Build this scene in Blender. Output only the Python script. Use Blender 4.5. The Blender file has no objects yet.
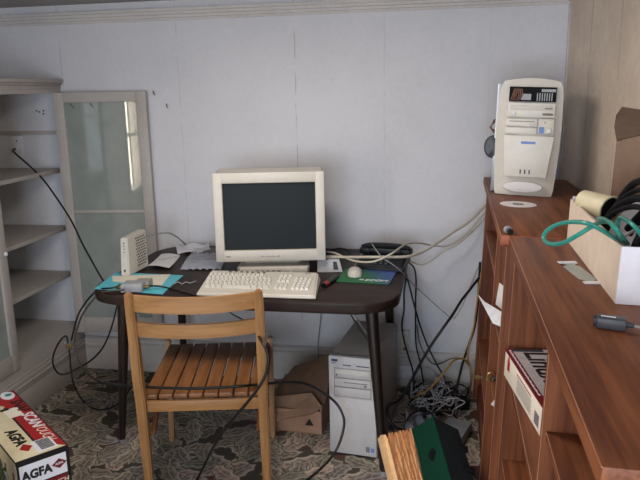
import bpy, bmesh, math, random
from mathutils import Vector, Matrix, Euler
random.seed(7)
PI = math.pi
S = bpy.context.scene
COL = S.collection

# ------------------------------------------------------------------ materials
def lin(c):
    c /= 255.0
    return c/12.92 if c <= .04045 else ((c+.055)/1.055)**2.4
def rgb(r, g, b): return (lin(r), lin(g), lin(b), 1.0)
MATS = {}
class NT:
    def __init__(s, name):
        s.m = bpy.data.materials.new(name); s.m.use_nodes = True
        s.t = s.m.node_tree; s.b = s.t.nodes['Principled BSDF']
    def n(s, typ, **kw):
        x = s.t.nodes.new(typ)
        for k, v in kw.items(): setattr(x, k, v)
        return x
    def set(s, sock, v):
        if isinstance(v, bpy.types.NodeSocket): s.t.links.new(v, sock)
        else: sock.default_value = v
    def math(s, op, a, b=0.0, c=0.0, clamp=False):
        x = s.n('ShaderNodeMath', operation=op); x.use_clamp = clamp
        s.set(x.inputs[0], a); s.set(x.inputs[1], b); s.set(x.inputs[2], c)
        return x.outputs[0]
    def mix(s, f, a, b):
        x = s.n('ShaderNodeMix', data_type='RGBA')
        s.set(x.inputs[0], f); s.set(x.inputs[6], a); s.set(x.inputs[7], b)
        return x.outputs[2]
    def ss(s, v, lo, hi):
        x = s.n('ShaderNodeMapRange', interpolation_type='SMOOTHSTEP')
        s.set(x.inputs[0], v); s.set(x.inputs[1], lo); s.set(x.inputs[2], hi)
        return x.outputs[0]
    def obj(s): return s.n('ShaderNodeTexCoord').outputs['Object']
    def mapping(s, v, scale=(1,1,1), rot=(0,0,0), loc=(0,0,0)):
        x = s.n('ShaderNodeMapping')
        s.set(x.inputs[0], v); x.inputs[1].default_value = loc
        x.inputs[2].default_value = rot; x.inputs[3].default_value = scale
        return x.outputs[0]
    def noise(s, v, scale, detail=3, rough=.55):
        x = s.n('ShaderNodeTexNoise'); s.set(x.inputs['Vector'], v)
        x.inputs['Scale'].default_value = scale; x.inputs['Detail'].default_value = detail
        x.inputs['Roughness'].default_value = rough
        return x.outputs[0]
    def bump(s, h, strength=.3, dist=.002):
        x = s.n('ShaderNodeBump'); x.inputs['Strength'].default_value = strength
        x.inputs['Distance'].default_value = dist; s.set(x.inputs['Height'], h)
        s.t.links.new(x.outputs[0], s.b.inputs['Normal'])
    def base(s, c): s.set(s.b.inputs['Base Color'], c)
def plain(name, c, rough=.5, metal=0.0, var=.06, scale=25, spec=.5, coat=0):
    if name in MATS: return MATS[name]
    t = NT(name); v = t.noise(t.obj(), scale, 3)
    c2 = tuple(x*(1-var*2) for x in c[:3])+(1,); c3 = tuple(min(1, x*(1+var)) for x in c[:3])+(1,)
    t.base(t.mix(t.ss(v, .3, .7), c2, c3))
    t.b.inputs['Roughness'].default_value = rough; t.b.inputs['Metallic'].default_value = metal
    t.b.inputs['Specular IOR Level'].default_value = spec; t.b.inputs['Coat Weight'].default_value = coat
    MATS[name] = t.m; return t.m
def wood(name, dark, light, axis, rough=.4, streak=1.0, scale=1.0):
    if name in MATS: return MATS[name]
    t = NT(name); o = t.obj()
    sc = [28*scale]*3; sc['xyz'.index(axis)] = 1.3*scale
    a = t.noise(t.mapping(o, sc), 1.0, 4, .6)
    sc2 = [120*scale]*3; sc2['xyz'.index(axis)] = 4*scale
    b = t.noise(t.mapping(o, sc2), 1.0, 2, .5)
    sc3 = [7*scale]*3; sc3['xyz'.index(axis)] = .9*scale
    g = t.noise(t.mapping(o, sc3), 1.0, 3, .5)
    rings = t.math('SINE', t.math('MULTIPLY', g, 55.0))
    f = t.math('ADD', t.math('MULTIPLY', a, .75), t.math('MULTIPLY', b, .25))
    f = t.math('ADD', f, t.math('MULTIPLY', rings, .07*streak))
    t.base(t.mix(t.ss(f, .32, .68), dark, light))
    t.b.inputs['Roughness'].default_value = rough
    t.bump(b, .08, .001)
    MATS[name] = t.m; return t.m

M = {}
M['beige'] = plain('beige_plastic', rgb(202,196,185), .45, var=.02)
M['beige_light'] = plain('light_beige_plastic', rgb(213,209,201), .42, var=.02)
M['tower_white'] = plain('tower_white_plastic', rgb(198,194,194), .45, var=.02)
M['beige_dark'] = plain('beige_shadow_gap', rgb(120,112,100), .6)
M['grey_steel'] = plain('grey_painted_steel', rgb(168,160,154), .5, var=.03)
M['chrome'] = plain('zinc_steel', rgb(170,178,190), .35, .8, var=.08)
M['black'] = plain('black_rubber', rgb(20,20,22), .45)
M['black_matte'] = plain('black_matte', rgb(22,22,24), .75, spec=.15)
M['black_gloss'] = plain('black_gloss', rgb(18,18,20), .25)
M['dark_grey'] = plain('dark_grey_plastic', rgb(62,64,70), .45)
M['mid_grey'] = plain('mid_grey_plastic', rgb(150,152,156), .5)
M['keypad'] = plain('keypad_grey', rgb(44,48,54), .5)
M['grey_cable'] = plain('grey_cable', rgb(150,146,138), .5)
M['greybrown'] = plain('greybrown_cable', rgb(84,78,70), .5)
M['beige_cable'] = plain('beige_cable', rgb(188,178,162), .5)
M['yellow_cable'] = plain('yellow_cable', rgb(170,128,66), .5)
M['white_cable'] = plain('white_cable', rgb(186,184,186), .5)
M['teal'] = plain('teal_cable', rgb(48,140,128), .35)
M['brass'] = plain('brass', rgb(150,130,84), .4, .8)
M['white_paper'] = plain('white_paper', rgb(222,220,222), .8, var=.02)
M['cream_paper'] = plain('cream_paper', rgb(228,220,204), .8, var=.03)
M['carton'] = plain('carton_board', rgb(134,108,90), .85, var=.05)
M['carton_shaded'] = plain('carton_board_shaded', rgb(92,72,58), .85, var=.06)
M['white_card'] = plain('white_card', rgb(226,224,232), .7, var=.02)
M['warm_lit_card_tan_print'] = plain('warm_lit_card_tan_print', rgb(220,203,186), .75, var=.03)  # white card with warm light painted in; doubles as tan lettering ink
M['cyan'] = plain('cyan_folder', rgb(92,190,208), .6, var=.04)
M['card'] = plain('brown_cardboard', rgb(134,104,82), .85, var=.06)
M['card_light'] = plain('light_brown_cardboard', rgb(160,126,102), .85, var=.05)
M['card_dark'] = plain('dark_brown_cardboard', rgb(106,80,62), .85, var=.06)
M['red_print'] = plain('red_print', rgb(160,26,30), .45, var=.04)
M['maroon_print'] = plain('maroon_print', rgb(110,16,30), .45)
M['cream_print'] = plain('cream_print', rgb(214,203,170), .5, var=.03)
M['white_print'] = plain('white_print', rgb(226,226,232), .5, var=.02)
M['black_print'] = plain('black_print', rgb(18,16,18), .5)
M['grey_print'] = plain('grey_print', rgb(120,116,120), .6)
M['blue_print'] = plain('blue_print', rgb(104,134,196), .5)
M['navy_print'] = plain('navy_print', rgb(40,52,96), .5)
M['peach'] = plain('peach_paper', rgb(240,198,146), .75, var=.05, scale=60)
M['peach_shaded'] = plain('shaded_peach_paper', rgb(232,174,122), .75, var=.1, scale=60)
M['green_fabric'] = plain('green_fabric', rgb(16,66,50), .8, var=.08, scale=300, spec=.15)
M['charcoal_fabric'] = plain('charcoal_fabric', rgb(34,38,40), .85, var=.1, scale=300, spec=.1)
M['phone'] = plain('phone_black', rgb(18,22,27), .45, spec=.3)
M['pane_paint'] = plain('flaked_paint', rgb(190,182,150), .7, var=.15, scale=90)
M['orange_edge'] = plain('raw_orange_edge', rgb(156,86,56), .6, var=.1)
M['ivory'] = plain('ivory_plastic', rgb(224,224,230), .4)
M['led_green'] = plain('yellow_green_light', rgb(190,220,70), .3)
M['copper'] = plain('copper_wires', rgb(110,72,58), .5, var=.2)

def paint(name, c, var=.04, dirt=.0, rough=.6):
    t = NT(name); o = t.obj()
    a = t.noise(o, 2.2, 4, .6); b = t.noise(o, 40, 3, .6)
    f = t.math('ADD', t.math('MULTIPLY', a, .7), t.math('MULTIPLY', b, .3))
    d = tuple(x*(1-2.2*var) for x in c[:3])+(1,); l = tuple(min(1, x*(1+var)) for x in c[:3])+(1,)
    t.base(t.mix(t.ss(f, .35, .65), d, l))
    t.b.inputs['Roughness'].default_value = rough
    t.bump(b, .12, .002)
    MATS[name] = t.m; return t
M['trim'] = paint('trim_paint', rgb(202,196,192), .05).m
M['cab_paint'] = paint('cabinet_paint', rgb(176,168,162), .05).m
M['ceiling'] = paint('ceiling_paint', rgb(168,164,160), .04).m
M['rear'] = paint('side_wall_paint', rgb(196,190,180), .03).m

def seam_wall(name, c, axis, seams, var):
    t = paint(name, c, var)
    o = t.obj(); sx = t.n('ShaderNodeSeparateXYZ'); t.set(sx.inputs[0], o)
    x = sx.outputs['XYZ'.index(axis.upper())]; z = sx.outputs[2]
    wob = t.math('MULTIPLY', t.math('SUBTRACT', t.noise(t.mapping(o, (0,0,6)), 1, 2), .5), .012)
    xx = t.math('ADD', x, wob)
    cur = t.b.inputs['Base Color'].links[0].from_socket
    brk = t.ss(t.noise(t.mapping(o, (3,3,9)), 1, 2), .38, .55)
    for s, w, k in seams:
        d = t.math('ABSOLUTE', t.math('SUBTRACT', xx, s))
        f = t.math('MULTIPLY', t.math('SUBTRACT', 1.0, t.ss(d, w*.4, w)), t.math('MULTIPLY', brk, k))
        cur = t.mix(f, cur, rgb(96,92,96))
    # nail pocks and grime specks
    v = t.n('ShaderNodeTexVoronoi'); t.set(v.inputs['Vector'], o); v.inputs['Scale'].default_value = 5.5
    sp = t.math('SUBTRACT', 1.0, t.ss(v.outputs['Distance'], .012, .03))
    keep = t.ss(t.noise(o, 3.1, 2), .55, .6)
    cur = t.mix(t.math('MULTIPLY', sp, t.math('MULTIPLY', keep, .55)), cur, rgb(80,74,72))
    t.base(cur); return t.m
M['wall_back'] = seam_wall('back_wall_boards', rgb(209,208,212), 'x', [(-.728,.0035,.4),(-1.95,.004,.25),(-.30,.004,.12),(-1.32,.004,.15),(.18,.003,.1)], .03)
M['wall_right'] = seam_wall('right_wall_boards', rgb(220,203,186), 'y', [(3.2,.006,.25),(2.95,.008,.35),(2.6,.006,.3),(2.2,.006,.3),(1.8,.006,.3)], .07)

def carpet():
    t = NT('floral_carpet'); o = t.obj()
    warp = t.n('ShaderNodeTexNoise'); t.set(warp.inputs['Vector'], o)
    warp.inputs['Scale'].default_value = 9; warp.inputs['Detail'].default_value = 2
    wv = t.n('ShaderNodeVectorMath', operation='SCALE'); t.set(wv.inputs[0], warp.outputs['Color']); wv.inputs['Scale'].default_value = .022
    ov = t.n('ShaderNodeVectorMath', operation='ADD'); t.set(ov.inputs[0], o); t.set(ov.inputs[1], wv.outputs[0])
    fine = t.noise(o, 240, 2)
    cur = t.mix(t.ss(t.noise(o, 11, 3), .52, .62), rgb(84,78,70), rgb(104,66,66))
    pal = [(rgb(204,190,172), rgb(118,106,96)), (rgb(162,158,144), rgb(92,90,80)), (rgb(222,200,182), rgb(136,112,104)), (rgb(180,174,170), rgb(104,98,98))]
    for i, (sc, L, W) in enumerate([(5.4,.58,.30),(6.0,.58,.28),(5.0,.56,.28),(6.6,.56,.28),(5.7,.52,.25),(5.1,.5,.22)]):
        p = t.mapping(ov.outputs[0], (sc, sc, 0), (0,0,.7*i), (3.7*i, 1.9*i, 0))
        v = t.n('ShaderNodeTexVoronoi', voronoi_dimensions='2D'); t.set(v.inputs['Vector'], p)
        v.inputs['Scale'].default_value = 1; v.inputs['Randomness'].default_value = .8
        dv = t.n('ShaderNodeVectorMath', operation='SUBTRACT'); t.set(dv.inputs[0], p); t.set(dv.inputs[1], v.outputs['Position'])
        q = t.n('ShaderNodeSeparateXYZ'); t.set(q.inputs[0], dv.outputs[0])
        cs = t.n('ShaderNodeSeparateColor'); t.set(cs.inputs[0], v.outputs['Color'])
        an = t.math('MULTIPLY', cs.outputs[0], 6.283)
        ca, sa = t.math('COSINE', an), t.math('SINE', an)
        u = t.math('ADD', t.math('MULTIPLY', q.outputs[0], ca), t.math('MULTIPLY', q.outputs[1], sa))
        w = t.math('SUBTRACT', t.math('MULTIPLY', q.outputs[1], ca), t.math('MULTIPLY', q.outputs[0], sa))
        w = t.math('ADD', w, t.math('MULTIPLY', t.math('MULTIPLY', u, u), .45))
        aw = t.math('ABSOLUTE', w); un = t.math('DIVIDE', u, L)
        lobes = t.math('MULTIPLY', t.math('ABSOLUTE', t.math('SINE', t.math('MULTIPLY', u, 11.0))), .06)
        half = t.math('SUBTRACT', t.math('MULTIPLY', t.math('SUBTRACT', 1.0, t.math('MULTIPLY', un, un)), W), lobes)
        half = t.math('ADD', half, .03)
        e = t.math('SUBTRACT', half, aw)
        mask = t.ss(e, .0, .02)
        rib = t.math('SINE', t.math('MULTIPLY', t.math('SUBTRACT', t.math('MULTIPLY', aw, .8), u), 34.0))
        veins = t.ss(rib, .3, .95)
        mid = t.math('SUBTRACT', 1.0, t.ss(aw, .008, .028))
        la, lb = pal[i % 4]; lc, ld = pal[(i+1) % 4]
        li = t.mix(cs.outputs[1], la, lc); dk = t.mix(cs.outputs[1], lb, ld)
        side = t.ss(w, -.06, .06)            # one half of every woven leaf is a darker yarn
        col = t.mix(t.ss(e, .03, .20), li, dk)
        col = t.mix(t.math('MULTIPLY', side, .35), col, dk)
        col = t.mix(t.math('MULTIPLY', veins, .30), col, li)
        col = t.mix(t.math('MULTIPLY', mid, .7), col, li)
        edge = t.math('MULTIPLY', mask, t.math('SUBTRACT', 1.0, t.ss(e, .018, .045)))
        col = t.mix(edge, col, rgb(40,40,36))
        pick = t.ss(cs.outputs[2], .10, .11) if i else 1.0
        cur = t.mix(t.math('MULTIPLY', mask, pick), cur, col)
    cur = t.mix(t.math('MULTIPLY', fine, .25), cur, rgb(60,56,52))
    t.base(cur); t.b.inputs['Roughness'].default_value = .95
    t.b.inputs['Specular IOR Level'].default_value = .1
    t.bump(fine, .5, .004)
    return t.m
M['carpet'] = carpet()
DK, LT = rgb(88,45,27), rgb(134,80,49)
for ax in 'xyz': M['cherry_'+ax] = wood('cherry_laminate_'+ax, DK, LT, ax, .5, .5); MATS['cherry_laminate_'+ax].node_tree.nodes['Principled BSDF'].inputs['Specular IOR Level'].default_value = .3
M['cherry_edge'] = plain('cherry_edge_band', rgb(176,122,92), .45, var=.08)
for ax in 'xyz': M['birch_'+ax] = wood('varnished_birch_'+ax, rgb(142,100,58), rgb(172,128,80), ax, .42, .4)
M['slat'] = wood('brown_slat_wood', rgb(116,73,42), rgb(148,99,60), 'y', .42, .4)
M['espresso'] = wood('dark_walnut_top', rgb(34,24,20), rgb(52,38,33), 'x', .48, .6)
M['espresso'].node_tree.nodes['Principled BSDF'].inputs['Specular IOR Level'].default_value = .25
M['leg_dark'] = plain('dark_brown_lacquer', rgb(34,24,20), .35)
def glassy(name, tint, cover, refl=.12, rough=.03, face=None):
    t = NT(name); nt = t.t
    tr = t.n('ShaderNodeBsdfTransparent'); tr.inputs[0].default_value = tint
    df = t.n('ShaderNodeBsdfDiffuse'); df.inputs[0].default_value = face or tint
    gl = t.n('ShaderNodeBsdfGlossy'); gl.inputs['Roughness'].default_value = rough
    m1 = t.n('ShaderNodeMixShader'); t.set(m1.inputs[0], t.math('ADD', t.math('MULTIPLY', t.noise(t.obj(), 9, 4), .25), cover-.12))
    nt.links.new(tr.outputs[0], m1.inputs[1]); nt.links.new(df.outputs[0], m1.inputs[2])
    m2 = t.n('ShaderNodeMixShader'); m2.inputs[0].default_value = refl
    nt.links.new(m1.outputs[0], m2.inputs[1]); nt.links.new(gl.outputs[0], m2.inputs[2])
    out = [x for x in nt.nodes if x.type == 'OUTPUT_MATERIAL'][0]
    nt.links.new(m2.outputs[0], out.inputs[0]); return t.m
M['pane'] = glassy('dusty_glass', rgb(204,212,208), .46, .08, .02, rgb(190,196,190))
M['film'] = glassy('antistatic_film', rgb(205,208,220), .62, .20, .16, rgb(206,210,224))
def screen():
    t = NT('crt_glass'); t.base(rgb(30,35,39)); t.b.inputs['Roughness'].default_value = .55
    t.b.inputs['Specular IOR Level'].default_value = .2; return t.m
M['screen'] = screen()
def padmat():
    t = NT('mousepad_print'); s = t.n('ShaderNodeSeparateXYZ'); t.set(s.inputs[0], t.obj())
    f = t.ss(t.math('ADD', s.outputs[0], t.math('MULTIPLY', s.outputs[1], .6)), -.04, .14)
    t.base(t.mix(f, rgb(36,104,62), rgb(72,92,160))); t.b.inputs['Roughness'].default_value = .6; return t.m
M['pad'] = padmat()
def discmat():
    t = NT('disc_silver'); t.base(rgb(232,224,224)); t.b.inputs['Metallic'].default_value = .0
    t.b.inputs['Roughness'].default_value = .3; return t.m
M['disc'] = discmat()
def glassball():
    t = NT('dark_green_glass'); t.base(rgb(52,66,40)); t.b.inputs['Roughness'].default_value = .08
    t.b.inputs['Coat Weight'].default_value = .6; return t.m
M['green_glass'] = glassball()

# ------------------------------------------------------------------ mesh helpers
class MB:
    def __init__(s): s.bm = bmesh.new()
    def _place(s, vs, mat):
        if mat is not None: bmesh.ops.transform(s.bm, matrix=mat, verts=vs)
    def box(s, x0, x1, y0, y1, z0, z1, bev=0.0, mat=None, seg=2):
        r = bmesh.ops.create_cube(s.bm, size=1.0); vs = r['verts']
        for v in vs:
            v.co = Vector(((x0+x1)/2+v.co.x*(x1-x0), (y0+y1)/2+v.co.y*(y1-y0), (z0+z1)/2+v.co.z*(z1-z0)))
        if bev > 0:
            es = list({e for v in vs for e in v.link_edges})
            q = bmesh.ops.bevel(s.bm, geom=es, offset=bev, segments=seg, affect='EDGES', profile=.5)
            vs = list({v for f in q['faces'] for v in f.verts} | {v for v in vs if v.is_valid})
        s._place(vs, mat); return s
    def hexa(s, p):      # p: 8 corners, bottom 0-3 ccw, top 4-7
        v = [s.bm.verts.new(q) for q in p]
        for f in ((3,2,1,0),(4,5,6,7),(0,1,5,4),(1,2,6,5),(2,3,7,6),(3,0,4,7)): s.bm.faces.new([v[i] for i in f])
        return s
    def prism(s, poly, h, mat=None, bev=0):   # polygon in xy extruded along z from 0 to h
        a = [s.bm.verts.new((x, y, 0)) for x, y in poly]; b = [s.bm.verts.new((x, y, h)) for x, y in poly]
        n = len(poly)
        fs = [s.bm.faces.new(a[::-1]), s.bm.faces.new(b)]
        for i in range(n): fs.append(s.bm.faces.new([a[i], a[(i+1) % n], b[(i+1) % n], b[i]]))
        vs = a+b
        if bev > 0:
            es = [e for e in {e for v in vs for e in v.link_edges} if (e.verts[0] in a) == (e.verts[1] in a)]
            q = bmesh.ops.bevel(s.bm, geom=es, offset=bev, segments=2, affect='EDGES', profile=.5)
            vs = list({v for f in q['faces'] for v in f.verts} | {v for v in vs if v.is_valid})
        s._place(vs, mat); return s
    def cyl(s, a, b, r0, r1=None, n=16):
        return s.tube([a, b], r0, n=n, r_end=r1, smooth=False)
    def lathe(s, prof, n=24, mat=None):
        rings = []
        for r, z in prof:
            rings.append([s.bm.verts.new((r*math.cos(2*PI*i/n), r*math.sin(2*PI*i/n), z)) for i in range(n)] if r > 1e-6 else [s.bm.verts.new((0, 0, z))])
        for A, B in zip(rings, rings[1:]):
            for i in range(n):
                j = (i+1) % n
                if len(A) == 1 and len(B) == 1: continue
                if len(A) == 1: s.bm.faces.new((A[0], B[j], B[i]))
                elif len(B) == 1: s.bm.faces.new((A[i], A[j], B[0]))
                else: s.bm.faces.new((A[i], A[j], B[j], B[i]))
        s._place([v for R in rings for v in R], mat); return s
    def tube(s, pts, r, n=8, r_end=None, smooth=True, sub=6, flat=1.0):
        P = [Vector(p) for p in pts]
        if smooth and len(P) > 2:
            Q = []
            for i in range(len(P)-1):
                p0, p1, p2, p3 = P[max(i-1, 0)], P[i], P[i+1], P[min(i+2, len(P)-1)]
                for k in range(sub):
                    t = k/sub
                    Q.append(.5*((2*p1)+(p2-p0)*t+(2*p0-5*p1+4*p2-p3)*t*t+(3*p1-p0-3*p2+p3)*t**3))
            Q.append(P[-1]); P = Q
        up = None; rings = []
        for i, p in enumerate(P):
            d = (P[min(i+1, len(P)-1)]-P[max(i-1, 0)])
            d = d.normalized() if d.length > 1e-9 else Vector((0, 0, 1))
            if up is None: up = d.orthogonal().normalized()
            up = up-d*up.dot(d); up = up.normalized() if up.length > 1e-6 else d.orthogonal().normalized()
            sd = d.cross(up); rr = r if r_end is None else r+(r_end-r)*i/(len(P)-1)
            rings.append([s.bm.verts.new(p+(up*math.cos(2*PI*k/n)*rr+sd*math.sin(2*PI*k/n)*rr*flat)) for k in range(n)])
        for A, B in zip(rings, rings[1:]):
            for k in range(n): s.bm.faces.new((A[k], A[(k+1) % n], B[(k+1) % n], B[k]))
        s.bm.faces.new(rings[0][::-1]); s.bm.faces.new(rings[-1]); return s
    def sheet(s, f, nu, nv, th):   # thick curved sheet, f(u,v) -> point
        g = [[s.bm.verts.new(f(i/nu, j/nv)) for j in range(nv+1)] for i in range(nu+1)]
        h = [[s.bm.verts.new(Vector(f(i/nu, j/nv))+Vector((0, 0, -th))) for j in range(nv+1)] for i in range(nu+1)]
        for i in range(nu):
            for j in range(nv):
                s.bm.faces.new((g[i][j], g[i+1][j], g[i+1][j+1], g[i][j+1])); s.bm.faces.new((h[i][j+1], h[i+1][j+1], h[i+1][j], h[i][j]))
        for i in range(nu):
            s.bm.faces.new((g[i][0], h[i][0], h[i+1][0], g[i+1][0])); s.bm.faces.new((g[i+1][nv], h[i+1][nv], h[i][nv], g[i][nv]))
        for j in range(nv):
            s.bm.faces.new((g[0][j+1], h[0][j+1], h[0][j], g[0][j])); s.bm.faces.new((g[nu][j], h[nu][j], h[nu][j+1], g[nu][j+1]))
        return s
    def build(s, name, mat, parent=None, smooth=True, **kw):
        bmesh.ops.recalc_face_normals(s.bm, faces=s.bm.faces[:])
        me = bpy.data.meshes.new(name)
        s.bm.to_mesh(me); s.bm.free()
        if smooth:
            me.polygons.foreach_set('use_smooth', [True]*len(me.polygons))
            me.set_sharp_from_angle(angle=math.radians(38))
        for m in (mat if isinstance(mat, (list, tuple)) else [mat]): me.materials.append(m)
        o = bpy.data.objects.new(name, me); COL.objects.link(o)
        if parent: o.parent = parent
        for k, v in kw.items(): o[k] = v
        return o
def bx(name, mat, parent, x0, x1, y0, y1, z0, z1, bev=.002, **kw):
    return MB().box(x0, x1, y0, y1, z0, z1, bev).build(name, mat, parent, **kw)
def thing(name, label, cat, loc=(0,0,0), rot=(0,0,0), group=None):
    o = bpy.data.objects.new(name, None); COL.objects.link(o)
    o.location = loc; o.rotation_euler = rot; o.empty_display_size = .05
    o['label'] = label; o['category'] = cat
    if group: o['group'] = group
    return o
def tag(o, label, cat, group=None, kind=None):
    o['label'] = label; o['category'] = cat
    if group: o['group'] = group
    if kind: o['kind'] = kind
    return o
def struct(o, label=None):
    o['kind'] = 'structure'
    return o
def text(name, body, size, mat, parent, loc, rot=(0,0,0), bold=0.0, shear=0.0, ext=.0003, sx=1.0, align='CENTER'):
    cu = bpy.data.curves.new(name, 'FONT'); cu.body = body; cu.size = size; cu.extrude = ext
    cu.offset = bold; cu.shear = shear; cu.align_x = align; cu.align_y = 'CENTER'; cu.resolution_u = 3
    tmp = bpy.data.objects.new(name+'_tmp', cu); COL.objects.link(tmp)
    dg = bpy.context.evaluated_depsgraph_get(); dg.update()
    me = bpy.data.meshes.new_from_object(tmp.evaluated_get(dg), depsgraph=dg)
    bpy.data.objects.remove(tmp); bpy.data.curves.remove(cu)
    me.name = name; me.materials.clear(); me.materials.append(mat)
    o = bpy.data.objects.new(name, me); COL.objects.link(o)
    o.location = loc; o.rotation_euler = rot; o.scale = (sx, 1, 1)
    if parent: o.parent = parent
    return o
R = math.radians
UPR = (PI/2, 0, 0)       # text standing, facing -y

# ------------------------------------------------------------------ room
D = 3.304; XL = -2.46; YR = -1.5; ZC = 1.935
def wx(y): return .515+(D-y)*.09     # right wall is not quite square
struct(bx('floor', M['carpet'], None, XL-.1, 1.2, YR-.1, D+.1, -.1, 0, 0))
struct(bx('ceiling', M['ceiling'], None, XL-.1, 1.2, YR-.1, D+.1, ZC, ZC+.1, 0))
struct(bx('wall_back', M['wall_back'], None, XL-.1, 1.2, D, D+.1, 0, ZC, 0))
LY0, LY1, LZ0, LZ1 = -1.38, -.70, .40, 1.68
w = MB(); w.box(XL-.1, XL, YR, LY0, 0, ZC).box(XL-.1, XL, LY1, D, 0, ZC).box(XL-.1, XL, LY0, LY1, 0, LZ0).box(XL-.1, XL, LY0, LY1, LZ1, ZC)
struct(w.build('wall_left', M['rear']))
w = MB()
for a, b in ((LY0, LY0+.04), (LY1-.04, LY1)): w.box(XL-.07, XL+.02, a, b, LZ0, LZ1, .004)
for a, b in ((LZ0, LZ0+.04), (LZ1-.04, LZ1), (1.03, 1.06)): w.box(XL-.06, XL+.01, LY0, LY1, a, b, .004)
struct(w.build('window_2', M['trim']))
w = MB(); y0, y1 = YR, D
w.hexa([(wx(y0), y0, 0), (wx(y0)+.1, y0, 0), (wx(y1)+.1, y1, 0), (wx(y1), y1, 0), (wx(y0), y0, ZC), (wx(y0)+.1, y0, ZC), (wx(y1)+.1, y1, ZC), (wx(y1), y1, ZC)])
struct(w.build('wall_right', M['wall_right']))
WX0, WX1, WZ0, WZ1 = -1.25, .45, .55, 1.80
w = MB()
w.box(XL, WX0, YR-.1, YR, 0, ZC).box(WX1, wx(YR), YR-.1, YR, 0, ZC).box(WX0, WX1, YR-.1, YR, 0, WZ0).box(WX0, WX1, YR-.1, YR, WZ1, ZC)
struct(w.build('wall_rear', M['rear']))
w = MB()
for a, b in ((WX0, WX0+.05), (WX1-.05, WX1), (-.425, -.375)): w.box(a, b, YR-.07, YR+.02, WZ0, WZ1, .004)
for a, b in ((WZ0, WZ0+.05), (WZ1-.05, WZ1), (1.23, 1.27)): w.box(WX0, WX1, YR-.06, YR+.01, a, b, .004)
struct(w.build('window_1', M['trim']))
# crown moulding: stepped profile along the back wall
def run(prof, a, b, name, mat):
    m = MB(); A = [m.bm.verts.new((a[0]+n[0]*0, a[1], 0)) for n in []]
    va = [m.bm.verts.new((a[0]+a[2]*d, a[1]+a[3]*d, z)) for d, z in prof]
    vb = [m.bm.verts.new((b[0]+b[2]*d, b[1]+b[3]*d, z)) for d, z in prof]
    k = len(prof)
    for i in range(k): m.bm.faces.new((va[i], va[(i+1) % k], vb[(i+1) % k], vb[i]))
    m.bm.faces.new(va[::-1]); m.bm.faces.new(vb)
    return m.build(name, mat, smooth=False)
crown = [(0,1.842),(.010,1.842),(.012,1.852),(.018,1.854),(.020,1.866),(.028,1.868),(.030,1.880),(.036,1.884),(.038,1.896),(0,1.896)]
struct(run(crown, (XL, D, 0, -1), (wx(D), D, 0, -1), 'trim_1', M['trim']))
struct(run([(d, z+.012) for d, z in crown], (wx(D), D, -1, 0), (wx(YR), YR, -1, 0), 'trim_2', M['trim']))
basep = [(0,0),(.018,0),(.018,.128),(.026,.132),(.026,.144),(.034,.148),(.034,.160),(.024,.166),(.022,.178),(.012,.186),(0,.188)]
struct(run(basep, (-1.968, D, 0, -1), (wx(D), D, 0, -1), 'baseboard_back', M['trim']))
struct(bx('trim_3', M['trim'], None, wx(D)-.004, wx(D)+.024, D-.018, D, .19, 1.842, .003))

# ------------------------------------------------------------------ built-in cabinet with glass doors
cab = thing('glass_door_cabinet', 'off-white built-in corner cabinet with open shelves, one glass door swung open', 'cabinet', (-1.968, 2.72, 0))
# local: x=0 is the front plane (negative = into the cabinet), y along the room depth
cy0, cy1 = -.62, D-2.72-.002
m = MB()
m.box(-.49, -.001, cy0, cy0+.03, .27, 1.51).box(-.49, 0, cy0, cy1, .0, .268)
m.box(-.022, .0, cy1-.028, cy1, .268, 1.51).box(-.022, 0, cy0, cy0+.06, .268, 1.51)
m.box(-.49, 0, cy0, cy1, 1.505, 1.525)
m.build('carcass', M['cab_paint'], cab)
m = MB(); m.box(-.49, .004, cy0-.002, cy1, 1.5251, 1.546, .002).box(-.49, .014, cy0-.012, cy1, 1.546, 1.556, .003).box(-.49, .024, cy0-.02, cy1, 1.556, 1.576, .005)
m.build('cornice', M['cab_paint'], cab)
cb = MB()
for z0, z1, d in ((0,.128,.008), (.128,.146,.013), (.146,.162,.018), (.162,.186,.012), (.186,.2,.006)): cb.box(0, d, cy0, cy1, z0, z1, .003)
cb.build('base_moulding', M['cab_paint'], cab)
for z in (1.12, .811, .558): bx('shelf', M['cab_paint'], cab, -.48, -.026, cy0+.03, cy1-.004, z-.02, z, .002)
def door(parent, name, width, z0, z1, label=None):
    """hinged along local x=0, spreading to +x, front face towards -y"""
    d = MB(); t = .03
    st = .052
    d.box(0, st, 0, t, z0, z1, .003).box(width-st, width, 0, t, z0, z1, .003)
    d.box(st, width-st, 0, t, z0, z0+.085, .003).box(st, width-st, 0, t, z1-.05, z1, .003)
    d.box(st, width-st, .004, t-.004, .893, .909, .002)
    o = d.build(name, M['cab_paint'], parent)
    for a, b in ((z0+.085, .893), (.909, z1-.05)):
        bx('glass_pane', M['pane'], o, st, width-st, .012, .016, a, b, 0)
    return o
dr = door(cab, 'door', .475, .24, 1.508)
dr.location = (.012, .483, 0); dr.rotation_euler = (0, 0, R(7.1))
for x, z in ((.085,1.452),(.185,1.455)): MB().tube([(x, .008, z), (x+.012, -.004, z-.012), (x+.024, -.006, z-.022)], .0018, 6).build('hook', M['black'], dr)
d2 = door(cab, 'door', .515, .24, 1.502)
d2.location = (.008, -.525, 0); d2.rotation_euler = (0, 0, PI/2)
m = MB(); m.lathe([(.0,.012),(.008,.012),(.010,.006),(.005,0),(0,0)], 12, Matrix.Translation((.497, 0, .80)) @ Matrix.Rotation(PI/2, 4, 'X'))
m.build('door_knob', M['ivory'], d2)
op = thing('outlet_plate', 'white wall outlet plate above the top cabinet shelf, black cord plugged in', 'outlet', (-2.247, D-.0015, 1.234))
bx('cover_plate', M['ivory'], op, -.034, .034, -.006, 0, -.056, .056, .002)
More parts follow.
